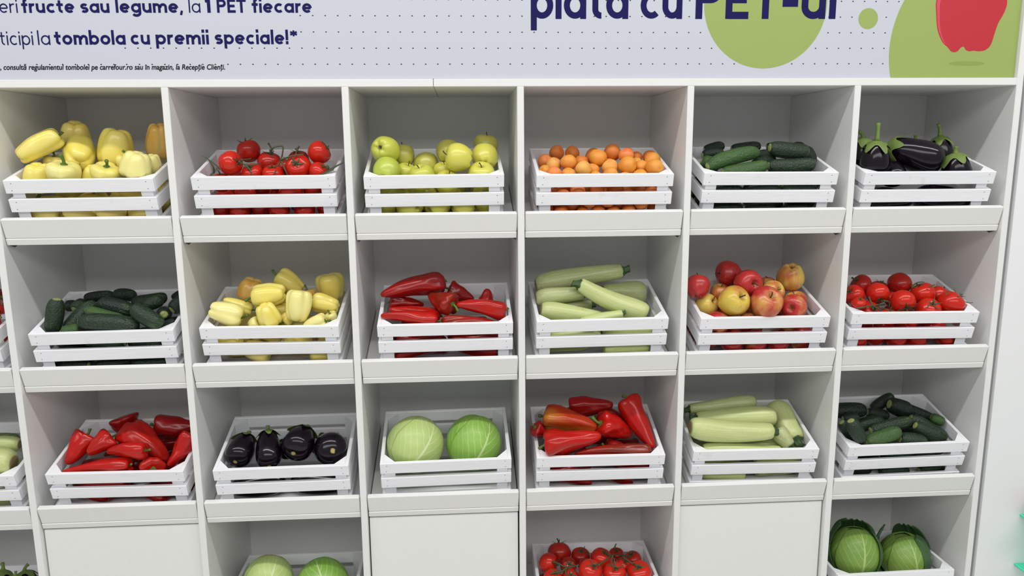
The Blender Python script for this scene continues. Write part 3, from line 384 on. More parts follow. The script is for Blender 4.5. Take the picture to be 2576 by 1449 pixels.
         ('l', 0.0139, 0.0362, -0.0696, 0.1521, 0.0553, -0.0687, 0.0248, 0, 0, 'f', 18, 'red pepper, rightmost in lower layer behind slats, second-shelf red pepper crate'),
         ('l', -0.1685, 0.0917, -0.0854, -0.0356, 0.1182, -0.0851, 0.0241, 0, 0, 'f', 19, 'red pepper, leftmost in lower layer behind slats, second-shelf red pepper crate'),
         ('l', 0.0023, 0.0938, -0.0772, 0.1281, 0.1103, -0.0802, 0.0243, 0, 0, 'f', 20, 'red pepper, second from left in lower layer behind slats, second-shelf red pepper crate')]),
 '23': ('zucchini', (0.2251, -0.001, 1.1555, 0.0147, 0.2858), 'white slatted wooden crate of pale zucchini on the second shelf',
        [('l', 0.0854, 0.18, 0.0622, -0.1722, 0.17, 0.0288, 0.0285, 0, 0, 's', 0, 'longest pale zucchini lying on top in the second-shelf zucchini crate'),
         ('l', -0.0365, 0.1172, 0.0253, -0.1759, 0.1172, 0.0109, 0.0235, 0, 0, 's', 1, 'zucchini end under the longest one in the second-shelf zucchini crate'),
         ('l', -0.0558, 0.0963, 0.0587, 0.136, 0.0563, -0.0172, 0.0271, -0.06, 0, 'z', 2, 'pale zucchini lying aslant, stem up in the second-shelf zucchini crate'),
         ('l', 0.0296, 0.1706, -0.0014, 0.16, 0.1706, -0.0074, 0.0301, 0, 0, 's', 3, 'shaded zucchini against the back wall in the second-shelf zucchini crate'),
         ('l', 0.0114, 0.0669, -0.0312, -0.1678, 0.0669, 0.0029, 0.0237, 0, 0, 'z', 4, 'zucchini along the front, thick end showing in the second-shelf zucchini crate'),
         ('l', 0.0606, 0.0325, -0.0, -0.0594, 0.0275, -0.0232, 0.0154, 0, 0, 'z', 5, 'slim zucchini with a ragged green stem in the second-shelf zucchini crate'),
         ('l', -0.0092, 0.1286, -0.022, -0.1139, 0.1286, -0.0233, 0.0184, 0, 0, 's', 6, 'zucchini in deep shade of the heap in the second-shelf zucchini crate'),
         ('l', -0.1581, 0.061, -0.1154, -0.023, 0.0737, -0.1116, 0.0223, 0, 0, 'f', 7, 'zucchini, leftmost in lowest layer behind slats, second-shelf zucchini crate'),
         ('l', 0.0136, 0.028, -0.1099, 0.149, 0.0412, -0.1122, 0.0225, 0, 0, 'f', 8, 'zucchini, rightmost in lowest layer behind slats, second-shelf zucchini crate'),
         ('l', -0.1475, 0.0381, -0.0702, 0.0042, 0.0404, -0.0713, 0.0254, 0, 0, 'f', 13, 'zucchini, leftmost in lower layer behind slats, second-shelf zucchini crate'),
         ('l', 0.1569, 0.0397, -0.0651, 0.0057, 0.056, -0.0617, 0.0249, 0, 0, 'f', 14, 'zucchini, rightmost in lower layer behind slats, second-shelf zucchini crate'),
         ('l', -0.0105, 0.1366, -0.0776, 0.1382, 0.1625, -0.0745, 0.0248, 0, 0, 'f', 18, 'zucchini, second from left in lower layer behind slats, second-shelf zucchini crate')]),
 '24': ('apple', (0.6817, -0.0071, 1.1537, -0.0074, 0.2858), 'white slatted wooden crate of red-yellow apples on the second shelf',
        [('r', -0.1697, 0.107, 0.045, 0.0343, 0.2133, 0.6664, 0.7144, 'R', 0, 'red apple beside the divider in the red apple crate'),
         ('r', -0.0534, 0.1892, 0.0456, 0.038, -0.9886, -0.0778, 0.1292, 'R', 1, 'topmost dark red apple with a sideways stem in the red apple crate'),
         ('r', -0.0223, 0.1162, 0.0496, 0.0397, 0.2598, -0.8926, 0.3684, 'R', 2, 'glossy red apple, stem end facing out in the red apple crate'),
         ('r', 0.1204, 0.156, 0.0481, 0.0395, 0.1046, 0.0365, -0.9938, 'Y', 3, 'highest yellow-and-red apple at the back in the red apple crate'),
         ('r', -0.0882, 0.1438, 0.0026, 0.0303, -0.0003, 0.0408, 0.9992, 'O', 4, 'orange apple in the heap in the red apple crate'),
         ('r', -0.0786, 0.0577, 0.0226, 0.0428, 0.3664, -0.5957, 0.7148, 'Yg', 5, 'large yellow-green apple, stem dimple showing in the red apple crate'),
         ('r', 0.0514, 0.1066, 0.0242, 0.0333, 0.4132, -0.6653, 0.6219, 'Y', 6, 'yellow apple behind the big orange one in the red apple crate'),
         ('r', 0.0087, 0.0408, 0.0249, 0.045, 0.1588, -0.5039, 0.849, 'O', 7, 'largest apple, orange with a red cheek in the red apple crate'),
         ('r', 0.1294, 0.111, -0.0139, 0.0333, -0.236, 0.0379, 0.971, 'O', 8, 'yellow-orange apple by the end wall in the red apple crate'),
         ('r', 0.0967, 0.0493, 0.0048, 0.0367, -0.5916, -0.7401, 0.3199, 'R', 9, 'pink-red apple with its dimple facing out in the red apple crate'),
         ('r', -0.1389, 0.1059, -0.0142, 0.0329, 0.5334, -0.4821, 0.695, 'Y', 10, 'yellow apple in the corner in the red apple crate'),
         ('r', -0.1193, 0.0437, -0.0401, 0.0334, 0.3621, 0.5954, 0.7172, 'P', 11, 'pink-topped apple at the front rim in the red apple crate'),
         ('r', -0.0134, 0.0816, -0.0206, 0.0206, -0.0021, 0.2819, 0.9594, 'O', 12, 'apple glimpsed between the two largest in the red apple crate'),
         ('r', -0.0337, 0.045, -0.0274, 0.0203, -0.0021, 0.2819, 0.9594, 'O', 13, 'small orange patch of apple at the rim in the red apple crate'),
         ('r', 0.0625, 0.1704, 0.0154, 0.0245, -0.0021, 0.2819, 0.9594, 'O', 14, 'shaded apple at the back in the red apple crate'),
         ('r', 0.0935, 0.0612, -0.0546, 0.0246, -0.0021, 0.2819, 0.9594, 'O', 15, 'apple peeping just over the rim in the red apple crate'),
         ('r', -0.1403, 0.0609, -0.1005, 0.0333, 0.2885, -0.7231, -0.6276, 'fr', 16, 'apple, third from left in lowest layer behind slats, red apple crate'),
         ('r', -0.0701, 0.0462, -0.099, 0.0355, -0.6497, -0.1761, 0.7396, 'fr', 17, 'apple, fifth from left in lowest layer behind slats, red apple crate'),
         ('r', 0.0657, 0.044, -0.1034, 0.0333, 0.2402, 0.1212, 0.9631, 'fr', 18, 'apple, ninth from left in lowest layer behind slats, red apple crate'),
         ('r', 0.1348, 0.0568, -0.0996, 0.0362, 0.6134, 0.6016, -0.5117, 'fr', 19, 'apple, rightmost in lowest layer behind slats, red apple crate'),
         ('r', -0.1399, 0.1255, -0.1051, 0.0317, 0.8179, -0.1293, 0.5607, 'fr', 20, 'apple, second from left in lowest layer behind slats, red apple crate'),
         ('r', -0.0356, 0.1076, -0.1009, 0.0346, 0.0066, -0.3845, -0.9231, 'fr', 21, 'apple, sixth from left in lowest layer behind slats, red apple crate'),
         ('r', 0.0214, 0.1392, -0.1049, 0.0314, 0.4957, -0.511, 0.7023, 'fr', 22, 'apple, seventh from left in lowest layer behind slats, red apple crate'),
         ('r', 0.1389, 0.1294, -0.1039, 0.0325, -0.848, -0.4803, -0.2241, 'fr', 23, 'apple, eleventh from left in lowest layer behind slats, red apple crate'),
         ('r', -0.1379, 0.1937, -0.1034, 0.0328, 0.8938, 0.2889, -0.343, 'fr', 24, 'apple, leftmost in lowest layer behind slats, red apple crate'),
         ('r', -0.0384, 0.2065, -0.1005, 0.0342, -0.7338, -0.3764, -0.5656, 'fr', 25, 'apple, fourth from left in lowest layer behind slats, red apple crate'),
         ('r', 0.1298, 0.1966, -0.1027, 0.0348, 0.7404, -0.0744, 0.6681, 'fr', 27, 'apple, tenth from left in lowest layer behind slats, red apple crate'),
         ('r', -0.0015, 0.0453, -0.1031, 0.0345, 0.9558, 0.0126, 0.2939, 'fr', 28, 'apple, eighth from left in lowest layer behind slats, red apple crate'),
         ('r', -0.0827, 0.1555, -0.0715, 0.0366, -0.5016, -0.721, -0.478, 'fr', 29, 'apple, only one in lower layer behind slats, red apple crate')]),
 '25': ('tomato', (1.1191, 0.0006, 1.156, -0.0186, 0.2858), 'white slatted wooden crate of tomatoes on the second shelf',
        [('r', -0.092, 0.15, 0.012, 0.0328, -0.7625, 0.1693, 0.6244, 'rd', 0, 'dark tomato at the back beside the divider in the second-shelf tomato crate'),
         ('r', 0.0275, 0.1605, 0.013, 0.0353, 0.2407, -0.7623, -0.6008, 'rd', 1, 'topmost tomato, half in shade in the second-shelf tomato crate'),
         ('r', -0.0747, 0.0916, 0.0176, 0.032, 0.0169, -0.9118, -0.4103, 'r', 2, 'shiny tomato in the middle row in the second-shelf tomato crate'),
         ('r', -0.1371, 0.0967, 0.0088, 0.0288, -0.7997, -0.1206, 0.5882, 'r', 3, 'tomato touching the divider side in the second-shelf tomato crate'),
         ('r', 0.0761, 0.1084, 0.0029, 0.0347, -0.451, 0.3489, 0.8215, 'r', 4, 'broad tomato with a dried calyx behind in the second-shelf tomato crate'),
         ('r', 0.1319, 0.1237, -0.0104, 0.0278, 0.7563, 0.315, 0.5734, 'r', 5, 'tomato near the far end wall in the second-shelf tomato crate'),
         ('r', -0.0127, 0.0586, 0.0083, 0.0341, 0.017, -0.9174, -0.3976, 'r', 6, 'round tomato in the centre in the second-shelf tomato crate'),
         ('r', 0.1289, 0.0546, 0.0007, 0.0364, 0.7005, 0.0987, 0.7068, 'r', 7, 'largest tomato in the end corner in the second-shelf tomato crate'),
         ('r', 0.0622, 0.0459, -0.0166, 0.0341, 0.0077, -0.4153, 0.9097, 'r', 8, 'tomato with a short cut stem in the second-shelf tomato crate'),
         ('r', -0.1084, 0.0587, -0.0261, 0.0317, 0.2706, -0.718, 0.6413, 'r', 9, 'tomato with a spread star calyx in the second-shelf tomato crate'),
         ('r', -0.148, 0.0454, 0.0052, 0.0214, 0.0014, -0.0729, 0.9973, 'r', 10, 'tomato in the near corner by the divider in the second-shelf tomato crate'),
         ('r', -0.0528, 0.0405, -0.0358, 0.026, -0.0012, 0.0671, 0.9977, 'r', 11, 'tomato low at the front rim in the second-shelf tomato crate'),
         ('r', 0.0101, 0.0409, -0.0456, 0.0277, -0.0012, 0.0671, 0.9977, 'r', 12, 'tomato peeping over the rim middle in the second-shelf tomato crate'),
         ('r', -0.0316, 0.1604, -0.0063, 0.0273, 0.0007, -0.0359, 0.9994, 'rd', 13, 'tomato hidden behind the shiny one in the second-shelf tomato crate'),
         ('r', -0.004, 0.122, -0.0223, 0.0238, 0.0123, -0.6641, 0.7476, 'rd', 14, 'dark tomato in the heap gap in the second-shelf tomato crate'),
         ('r', 0.1128, 0.0912, -0.0349, 0.0185, 0.0033, -0.1769, 0.9842, 'r', 15, 'small tomato between two bigger ones in the second-shelf tomato crate'),
         ('r', -0.1304, 0.0472, -0.108, 0.0325, -0.1255, -0.5076, 0.8524, 'f', 16, 'tomato, leftmost in lowest layer behind slats, second-shelf tomato crate'),
         ('r', -0.069, 0.0527, -0.1081, 0.029, -0.7453, 0.6665, -0.0139, 'f', 17, 'tomato, third from left in lowest layer behind slats, second-shelf tomato crate'),
         ('r', -0.0149, 0.0396, -0.1079, 0.0301, 0.577, 0.724, 0.378, 'f', 18, 'tomato, sixth from left in lowest layer behind slats, second-shelf tomato crate'),
         ('r', 0.0919, 0.0866, -0.1094, 0.0287, -0.4489, 0.8478, 0.2822, 'f', 19, 'tomato, ninth from left in lowest layer behind slats, second-shelf tomato crate'),
         ('r', 0.1326, 0.0423, -0.107, 0.0294, -0.7205, -0.2487, -0.6473, 'f', 20, 'tomato, rightmost in lowest layer behind slats, second-shelf tomato crate'),
         ('r', -0.0729, 0.123, -0.1096, 0.0286, 0.6618, -0.6536, 0.3672, 'f', 22, 'tomato, second from left in lowest layer behind slats, second-shelf tomato crate'),
         ('r', 0.1446, 0.1, -0.1094, 0.0292, 0.6675, -0.3539, 0.6551, 'f', 25, 'tomato, tenth from left in lowest layer behind slats, second-shelf tomato crate'),
         ('r', 0.0528, 0.1992, -0.1112, 0.0273, -0.0126, -0.4712, 0.8819, 'f', 29, 'tomato, fifth from left in lowest layer behind slats, second-shelf tomato crate'),
         ('r', 0.0456, 0.0406, -0.1086, 0.0302, 0.3828, 0.11, -0.9173, 'f', 31, 'tomato, eighth from left in lowest layer behind slats, second-shelf tomato crate'),
         ('r', 0.091, 0.0421, -0.0712, 0.0309, 0.7689, -0.0493, -0.6375, 'f', 32, 'tomato, rightmost in lower layer behind slats, second-shelf tomato crate'),
         ('r', -0.0229, 0.0996, -0.1057, 0.0298, 0.7698, 0.0903, -0.6319, 'f', 35, 'tomato, fourth from left in lowest layer behind slats, second-shelf tomato crate'),
         ('r', 0.0386, 0.0987, -0.0872, 0.0318, -0.759, -0.5472, 0.3529, 'f', 36, 'tomato, second from left in lower layer behind slats, second-shelf tomato crate'),
         ('r', -0.1202, 0.2068, -0.0743, 0.0311, -0.5685, -0.6801, -0.4628, 'f', 38, 'tomato, leftmost in lower layer behind slats, second-shelf tomato crate'),
         ('r', 0.1116, 0.2071, -0.1071, 0.0309, -0.4991, 0.4463, 0.7428, 'f', 42, 'tomato, seventh from left in lowest layer behind slats, second-shelf tomato crate')]),
 '3-1': ('zucchini', (-1.567, -0.006, 0.7598, -0.004, 0.2858), 'white slatted wooden crate of zucchini cut off by the photo edge on third shelf',
         [('l', 0.004, 0.12, 0.0242, 0.147, 0.12, 0.0142, 0.0202, 0, 0, 'z', 0, 'zucchini lying behind in the third-shelf crate cut by the photo edge'),
          ('l', 0.0122, 0.0616, 0.019, 0.1624, 0.0516, 0.0024, 0.0348, 0, 0, 'z', 1, 'zucchini with a dark blossom scar in the third-shelf crate cut by the photo edge'),
          ('l', -0.0141, 0.17, 0.0055, 0.1137, 0.17, -0.003, 0.0143, 0, 0, 'k', 2, 'dark green zucchini at the back in the third-shelf crate cut by the photo edge'),
          ('l', 0.0125, 0.0393, -0.1123, 0.1571, 0.0558, -0.111, 0.0228, 0, 0, 'f', 4, 'zucchini, leftmost in lowest layer behind slats, third-shelf crate cut by the photo edge'),
          ('l', 0.0016, 0.1684, -0.1106, 0.1435, 0.1814, -0.1111, 0.0234, 0, 0, 'f', 8, 'zucchini, rightmost in lowest layer behind slats, third-shelf crate cut by the photo edge'),
          ('l', 0.001, 0.0713, -0.0683, 0.1505, 0.0986, -0.0708, 0.0243, 0, 0, 'f', 12, 'zucchini, only one in lower layer behind slats, third-shelf crate cut by the photo edge')]),
 '30': ('red_pepper', (-1.1178, -0.0083, 0.7591, -0.0153, 0.2858), 'white slatted wooden crate of red peppers on the third shelf beside the aubergines',
        [('l', -0.1154, 0.1287, 0.0349, -0.1591, 0.0637, -0.0183, 0.0301, 0, 0, 'r', 0, 'red pepper standing in the corner in the third-shelf pepper crate beside the aubergines'),
         ('l', -0.0467, 0.12, 0.032, -0.0983, 0.07, 0.0121, 0.028, 0, 0, 'r', 1, 'small curved red pepper, tip down in the third-shelf pepper crate beside the aubergines'),
         ('l', -0.0558, 0.2122, 0.0271, -0.0397, 0.1922, -0.0175, 0.0369, 0, -1, 'rd', 2, 'topmost knobbly dark red pepper in the third-shelf pepper crate beside the aubergines'),
         ('l', -0.0304, 0.1615, 0.0244, 0.106, 0.0915, -0.0264, 0.0406, 0.14, 0, 'r', 3, 'biggest bent red pepper on the heap in the third-shelf pepper crate beside the aubergines'),
         ('l', 0.0467, 0.1915, 0.0117, 0.1646, 0.1915, 0.0087, 0.0306, 0, 0, 'rd', 4, 'dark red pepper along the back wall in the third-shelf pepper crate beside the aubergines'),
         ('l', 0.1798, 0.1103, 0.0409, 0.124, 0.0503, -0.0212, 0.024, -0.06, 0, 'r', 5, 'red pepper leaning on the end wall in the third-shelf pepper crate beside the aubergines'),
         ('l', 0.0316, 0.0341, -0.0011, -0.1613, 0.0341, -0.0194, 0.0212, 0.04, 0, 'r', 6, 'long red pepper along the front rim in the third-shelf pepper crate beside the aubergines'),
         ('l', 0.0703, 0.0598, 0.0304, -0.0422, 0.0648, 0.0247, 0.0224, 0.08, 0, 'r', 7, 'red pepper in the middle of the heap in the third-shelf pepper crate beside the aubergines'),
         ('l', 0.0928, 0.023, -0.0139, 0.0543, 0.088, -0.0297, 0.03, 0, 0, 'r', 8, 'red pepper with its green stem facing out in the third-shelf pepper crate beside the aubergines'),
         ('l', -0.0495, 0.0442, -0.1089, -0.1674, 0.0474, -0.1112, 0.0223, 0, 0, 'f', 9, 'red pepper, leftmost in lowest layer behind slats, third-shelf pepper crate beside the aubergines'),
         ('l', 0.1101, 0.0364, -0.1108, -0.0184, 0.0605, -0.1105, 0.0224, 0, 0, 'f', 10, 'red pepper, fifth from left in lowest layer behind slats, third-shelf pepper crate beside the aubergines'),
         ('l', -0.0118, 0.0905, -0.1119, -0.1301, 0.1093, -0.1111, 0.0223, 0, 0, 'f', 11, 'red pepper, second from left in lowest layer behind slats, third-shelf pepper crate beside the aubergines'),
         ('l', 0.1708, 0.0845, -0.1104, 0.0422, 0.0884, -0.1076, 0.0239, 0, 0, 'f', 12, 'red pepper, seventh from left in lowest layer behind slats, third-shelf pepper crate beside the aubergines'),
         ('l', -0.0047, 0.1544, -0.1101, -0.1359, 0.1667, -0.1114, 0.024, 0, 0, 'f', 13, 'red pepper, third from left in lowest layer behind slats, third-shelf pepper crate beside the aubergines'),
         ('l', 0.1194, 0.1435, -0.1099, 0.0035, 0.1519, -0.1133, 0.0218, 0, 0, 'f', 14, 'red pepper, sixth from left in lowest layer behind slats, third-shelf pepper crate beside the aubergines'),
         ('l', -0.0267, 0.207, -0.1094, -0.1433, 0.2211, -0.1093, 0.0241, 0, 0, 'f', 15, 'red pepper, fourth from left in lowest layer behind slats, third-shelf pepper crate beside the aubergines'),
         ('l', 0.1534, 0.1938, -0.1086, 0.0327, 0.2119, -0.1106, 0.0244, 0, 0, 'f', 16, 'red pepper, rightmost in lowest layer behind slats, third-shelf pepper crate beside the aubergines'),
         ('l', 0.0082, 0.0401, -0.0622, -0.1307, 0.0411, -0.0649, 0.0244, 0, 0, 'f', 17, 'red pepper, second from left in lower layer behind slats, third-shelf pepper crate beside the aubergines'),
         ('l', 0.1629, 0.0495, -0.0693, 0.0331, 0.0739, -0.0668, 0.023, 0, 0, 'f', 18, 'red pepper, fourth from left in lower layer behind slats, third-shelf pepper crate beside the aubergines'),
         ('l', -0.1616, 0.0764, -0.0805, -0.0338, 0.0848, -0.0796, 0.0251, 0, 0, 'f', 19, 'red pepper, leftmost in lower layer behind slats, third-shelf pepper crate beside the aubergines'),
         ('l', -0.0254, 0.1193, -0.0709, -0.1587, 0.1288, -0.0683, 0.0244, 0, 0, 'f', 21, 'red pepper, third from left in lower layer behind slats, third-shelf pepper crate beside the aubergines'),
         ('l', 0.0022, 0.2071, -0.0723, 0.1389, 0.2283, -0.0692, 0.0242, 0, 0, 'f', 24, 'red pepper, rightmost in lower layer behind slats, third-shelf pepper crate beside the aubergines')]),
 '31': ('aubergine', (-0.6702, -0.0108, 0.7583, 0.0108, 0.2858), 'white slatted wooden crate of aubergines on the third shelf',
        [('l', -0.1247, 0.15, -0.004, -0.1367, 0.05, -0.0124, 0.0378, 0, 0, 'p', 0, 'aubergine in the corner with a pale blossom scar in the third-shelf aubergine crate'),
         ('l', -0.0616, 0.1431, 0.0182, -0.043, 0.0431, -0.0266, 0.0355, 0, 0, 'p', 1, 'narrow aubergine with its stem straight up in the third-shelf aubergine crate'),
         ('l', 0.0438, 0.1526, 0.0077, 0.0256, 0.0526, 0.0082, 0.0434, 0, 0, 'p', 2, 'aubergine with a large star-shaped scar in the third-shelf aubergine crate'),
         ('l', 0.0998, 0.1612, -0.0517, 0.1371, 0.0462, 0.0172, 0.0453, 0, 0, 'p', 3, 'round aubergine with its stem hidden in the third-shelf aubergine crate'),
         ('l', -0.0174, 0.167, -0.0428, -0.0093, 0.107, -0.0358, 0.0265, 0, 0, 'p', 4, 'aubergine in shade between the others in the third-shelf aubergine crate'),
         ('l', -0.1589, 0.043, -0.1002, -0.0092, 0.065, -0.0977, 0.0357, 0, 0, 'f', 5, 'aubergine, leftmost in lowest layer behind slats, third-shelf aubergine crate'),
         ('l', 0.1616, 0.0426, -0.0984, 0.0065, 0.0654, -0.0981, 0.0371, 0, 0, 'f', 6, 'aubergine, rightmost in lowest layer behind slats, third-shelf aubergine crate')]),
 '32': ('cabbage', (-0.2154, -0.0054, 0.7599, 0.0171, 0.2858), 'white slatted wooden crate of two cabbages on the third shelf',
        [('r', -0.0896, 0.1, -0.0134, 0.0849, 0.5628, 0.5411, 0.6248, 'l', 0, 'pale green cabbage with one leaf edge lifting in the third-shelf cabbage crate'),
         ('r', 0.0807, 0.11, -0.0227, 0.0842, 0.5042, 0.4203, 0.7544, 'g', 1, 'brighter green cabbage with white veins in the third-shelf cabbage crate')]),
 '33': ('red_pepper', (0.2242, -0.0057, 0.7599, -0.0088, 0.2858), 'white slatted wooden crate of red peppers on the third shelf beside the cabbages',
        [('l', -0.1518, 0.1371, 0.0455, -0.0021, 0.0871, 0.0387, 0.0354, 0, 0, 'y', 0, 'orange-yellow pepper turning red in the third-shelf pepper crate beside the cabbages'),
         ('l', -0.0719, 0.1825, 0.0384, 0.0598, 0.1725, 0.0545, 0.03, 0, 0, 'rd', 1, 'dark red pepper along the back in the third-shelf pepper crate beside the cabbages'),
         ('l', 0.0986, 0.1714, 0.0769, 0.1603, 0.0514, -0.02, 0.0317, -0.05, 0, 'r', 2, 'long red pepper leaning on the end wall in the third-shelf pepper crate beside the cabbages'),
         ('l', 0.0055, 0.0955, 0.0462, 0.111, 0.1155, -0.0122, 0.0355, 0, 0, 'r', 3, 'red pepper with a green stem facing out in the third-shelf pepper crate beside the cabbages'),
         ('l', 0.0267, 0.178, 0.0002, 0.1117, 0.158, -0.0079, 0.0324, 0, 0, 'rd', 4, 'dark red pepper in the back gap in the third-shelf pepper crate beside the cabbages'),
         ('l', -0.1599, 0.0432, 0.0117, 0.0037, 0.0432, 0.0409, 0.0348, 0, 0, 'r', 5, 'fat pointed red pepper along the front in the third-shelf pepper crate beside the cabbages'),
         ('l', 0.1477, 0.0324, -0.0077, -0.073, 0.0274, -0.0063, 0.019, 0.06, 0, 'b', 6, 'brown-streaked red pepper at the rim in the third-shelf pepper crate beside the cabbages'),
         ('l', -0.1835, 0.0983, 0.035, -0.1504, 0.0983, 0.0042, 0.0217, 0, 0, 'rd', 7, 'dark pepper in the near corner in the third-shelf pepper crate beside the cabbages'),
         ('l', -0.0853, 0.0322, -0.028, -0.1092, 0.0322, -0.0272, 0.0126, 0, 0, 'r', 8, 'red tip at the front rim in the third-shelf pepper crate beside the cabbages'),
         ('l', 0.0276, 0.0708, -0.0225, 0.0893, 0.0708, -0.0345, 0.0249, 0, 0, 'rd', 9, 'dark red pepper low in the heap in the third-shelf pepper crate beside the cabbages'),
         ('l', -0.0149, 0.0383, -0.1106, -0.1351, 0.0476, -0.113, 0.021, 0, 0, 'f', 10, 'red pepper, third from left in lowest layer behind slats, third-shelf pepper crate beside the cabbages'),
         ('l', 0.1074, 0.0388, -0.1097, -0.0124, 0.0565, -0.113, 0.0226, 0, 0, 'f', 11, 'red pepper, fourth from left in lowest layer behind slats, third-shelf pepper crate beside the cabbages'),
         ('l', 0.1706, 0.0834, -0.1095, 0.0486, 0.1008, -0.1095, 0.0233, 0, 0, 'f', 13, 'red pepper, rightmost in lowest layer behind slats, third-shelf pepper crate beside the cabbages'),
         ('l', -0.1638, 0.1585, -0.11, -0.039, 0.1752, -0.1106, 0.0234, 0, 0, 'f', 14, 'red pepper, leftmost in lowest layer behind slats, third-shelf pepper crate beside the cabbages'),
         ('l', -0.0112, 0.2018, -0.1083, -0.1292, 0.2104, -0.109, 0.0228, 0, 0, 'f', 16, 'red pepper, second from left in lowest layer behind slats, third-shelf pepper crate beside the cabbages'),
         ('l', 0.1551, 0.1894, -0.1138, 0.04, 0.2022, -0.1152, 0.0208, 0, 0, 'f', 17, 'red pepper, fifth from left in lowest layer behind slats, third-shelf pepper crate beside the cabbages'),
         ('l', -0.1513, 0.0352, -0.0797, -0.017, 0.0525, -0.0766, 0.0244, 0, 0, 'f', 18, 'red pepper, leftmost in lower layer behind slats, third-shelf pepper crate beside the cabbages'),
         ('l', 0.1579, 0.0438, -0.0638, 0.0218, 0.0544, -0.0642, 0.024, 0, 0, 'f', 19, 'red pepper, rightmost in lower layer behind slats, third-shelf pepper crate beside the cabbages'),
         ('l', 0.0052, 0.1012, -0.0761, 0.1352, 0.1258, -0.0768, 0.026, 0, 0, 'f', 21, 'red pepper, fourth from left in lower layer behind slats, third-shelf pepper crate beside the cabbages'),
         ('l', -0.1319, 0.1316, -0.0716, -0.0062, 0.15, -0.0689, 0.0236, 0, 0, 'f', 22, 'red pepper, second from left in lower layer behind slats, third-shelf pepper crate beside the cabbages'),
         ('l', 0.0055, 0.2082, -0.081, 0.1301, 0.2119, -0.0829, 0.0244, 0, 0, 'f', 25, 'red pepper, third from left in lower layer behind slats, third-shelf pepper crate beside the cabbages')]),
 '34': ('zucchini', (0.677, -0.0016, 0.761, -0.0172, 0.2858), 'white slatted wooden crate of zucchini on the third shelf beside the red peppers',
        [('l', -0.1559, 0.1716, 0.0253, 0.0469, 0.1716, 0.0488, 0.0209, 0, 0, 's', 0, 'shaded zucchini at the very back in the third-shelf zucchini crate'),
         ('l', -0.1457, 0.1246, 0.02, 0.0909, 0.1146, 0.0343, 0.0296, 0, 0, 'z', 1, 'zucchini of the second row with brown specks in the third-shelf zucchini crate'),
         ('l', 0.0562, 0.0497, 0.0242, -0.1917, 0.0497, 0.0452, 0.0313, -0.05, 0, 'z', 2, 'smooth zucchini with its stem toward the end wall in the third-shelf zucchini crate'),
         ('l', 0.0843, 0.0313, -0.0265, -0.151, 0.0313, -0.0154, 0.0179, 0, 0, 'z', 3, 'yellow-green zucchini at the front rim in the third-shelf zucchini crate'),
         ('l', 0.145, 0.0737, -0.0246, 0.1179, 0.2032, 0.0112, 0.0379, 0, 0, 'z', 4, 'zucchini pointing its star-shaped stem out in the third-shelf zucchini crate'),
         ('l', 0.1137, 0.0401, -0.0195, 0.0814, 0.0801, 0.0115, 0.0255, 0, 0, 's', 5, 'zucchini in shade beside the pointing one in the third-shelf zucchini crate'),
         ('l', -0.0102, 0.0287, -0.1117, -0.1522, 0.0483, -0.1098, 0.0241, 0, 0, 'f', 6, 'zucchini, third from left in lowest layer behind slats, third-shelf zucchini crate'),
         ('l', 0.0273, 0.0448, -0.1121, 0.1688, 0.07, -0.1108, 0.0233, 0, 0, 'f', 7, 'zucchini, rightmost in lowest layer behind slats, third-shelf zucchini crate'),
         ('l', -0.0091, 0.0869, -0.1073, -0.1481, 0.1032, -0.1108, 0.0241, 0, 0, 'f', 8, 'zucchini, second from left in lowest layer behind slats, third-shelf zucchini crate'),
         ('l', -0.1664, 0.1455, -0.1131, -0.0086, 0.1527, -0.1097, 0.0236, 0, 0, 'f', 10, 'zucchini, leftmost in lowest layer behind slats, third-shelf zucchini crate'),
         ('l', -0.1665, 0.0511, -0.0632, -0.0049, 0.0778, -0.0621, 0.0249, 0, 0, 'f', 12, 'zucchini, second from left in lower layer behind slats, third-shelf zucchini crate'),
         ('l', 0.0169, 0.0399, -0.0617, 0.1681, 0.056, -0.0594, 0.0236, 0, 0, 'f', 13, 'zucchini, only one in upper layer behind slats, third-shelf zucchini crate'),
         ('l', -0.0078, 0.1018, -0.0778, 0.1517, 0.1049, -0.0779, 0.0241, 0, 0, 'f', 15, 'zucchini, rightmost in lower layer behind slats, third-shelf zucchini crate'),
         ('l', -0.1694, 0.1744, -0.0697, -0.011, 0.1956, -0.0736, 0.0256, 0, 0, 'f', 16, 'zucchini, leftmost in lower layer behind slats, third-shelf zucchini crate')]),
 '35': ('cucumber', (1.1352, 0.0015, 0.762, 0.0172, 0.2858), 'white slatted wooden crate of cucumbers on the third shelf',
        [('l', -0.1623, 0.1619, 0.0106, -0.0545, 0.1619, 0.0107, 0.0229, 0, 0, 'd', 0, 'dark cucumber at the back by the divider in the third-shelf cucumber crate'),
         ('l', -0.0136, 0.1953, -0.0141, 0.0531, 0.2053, 0.0306, 0.0164, 0, 0, 'd', 1, 'cucumber sticking up highest in the third-shelf cucumber crate'),
         ('l', 0.0142, 0.1614, 0.0291, 0.0828, 0.1514, 0.0072, 0.0247, 0, 0, 'd', 2, 'dark cucumber with a pale end in the third-shelf cucumber crate'),
         ('l', 0.062, 0.1983, 0.0017, 0.1708, 0.1483, -0.0275, 0.0172, 0, 0, 'd', 3, 'slim cucumber along the end wall in the third-shelf cucumber crate'),
         ('l', -0.1087, 0.1198, -0.0243, -0.0129, 0.1248, 0.0002, 0.019, 0, 0, 'm', 4, 'cucumber in the second row in the third-shelf cucumber crate'),
         ('l', -0.082, 0.0773, -0.0047, 0.0601, 0.0973, 0.0111, 0.0189, 0, 0, 'm', 5, 'cucumber slanting over the middle in the third-shelf cucumber crate'),
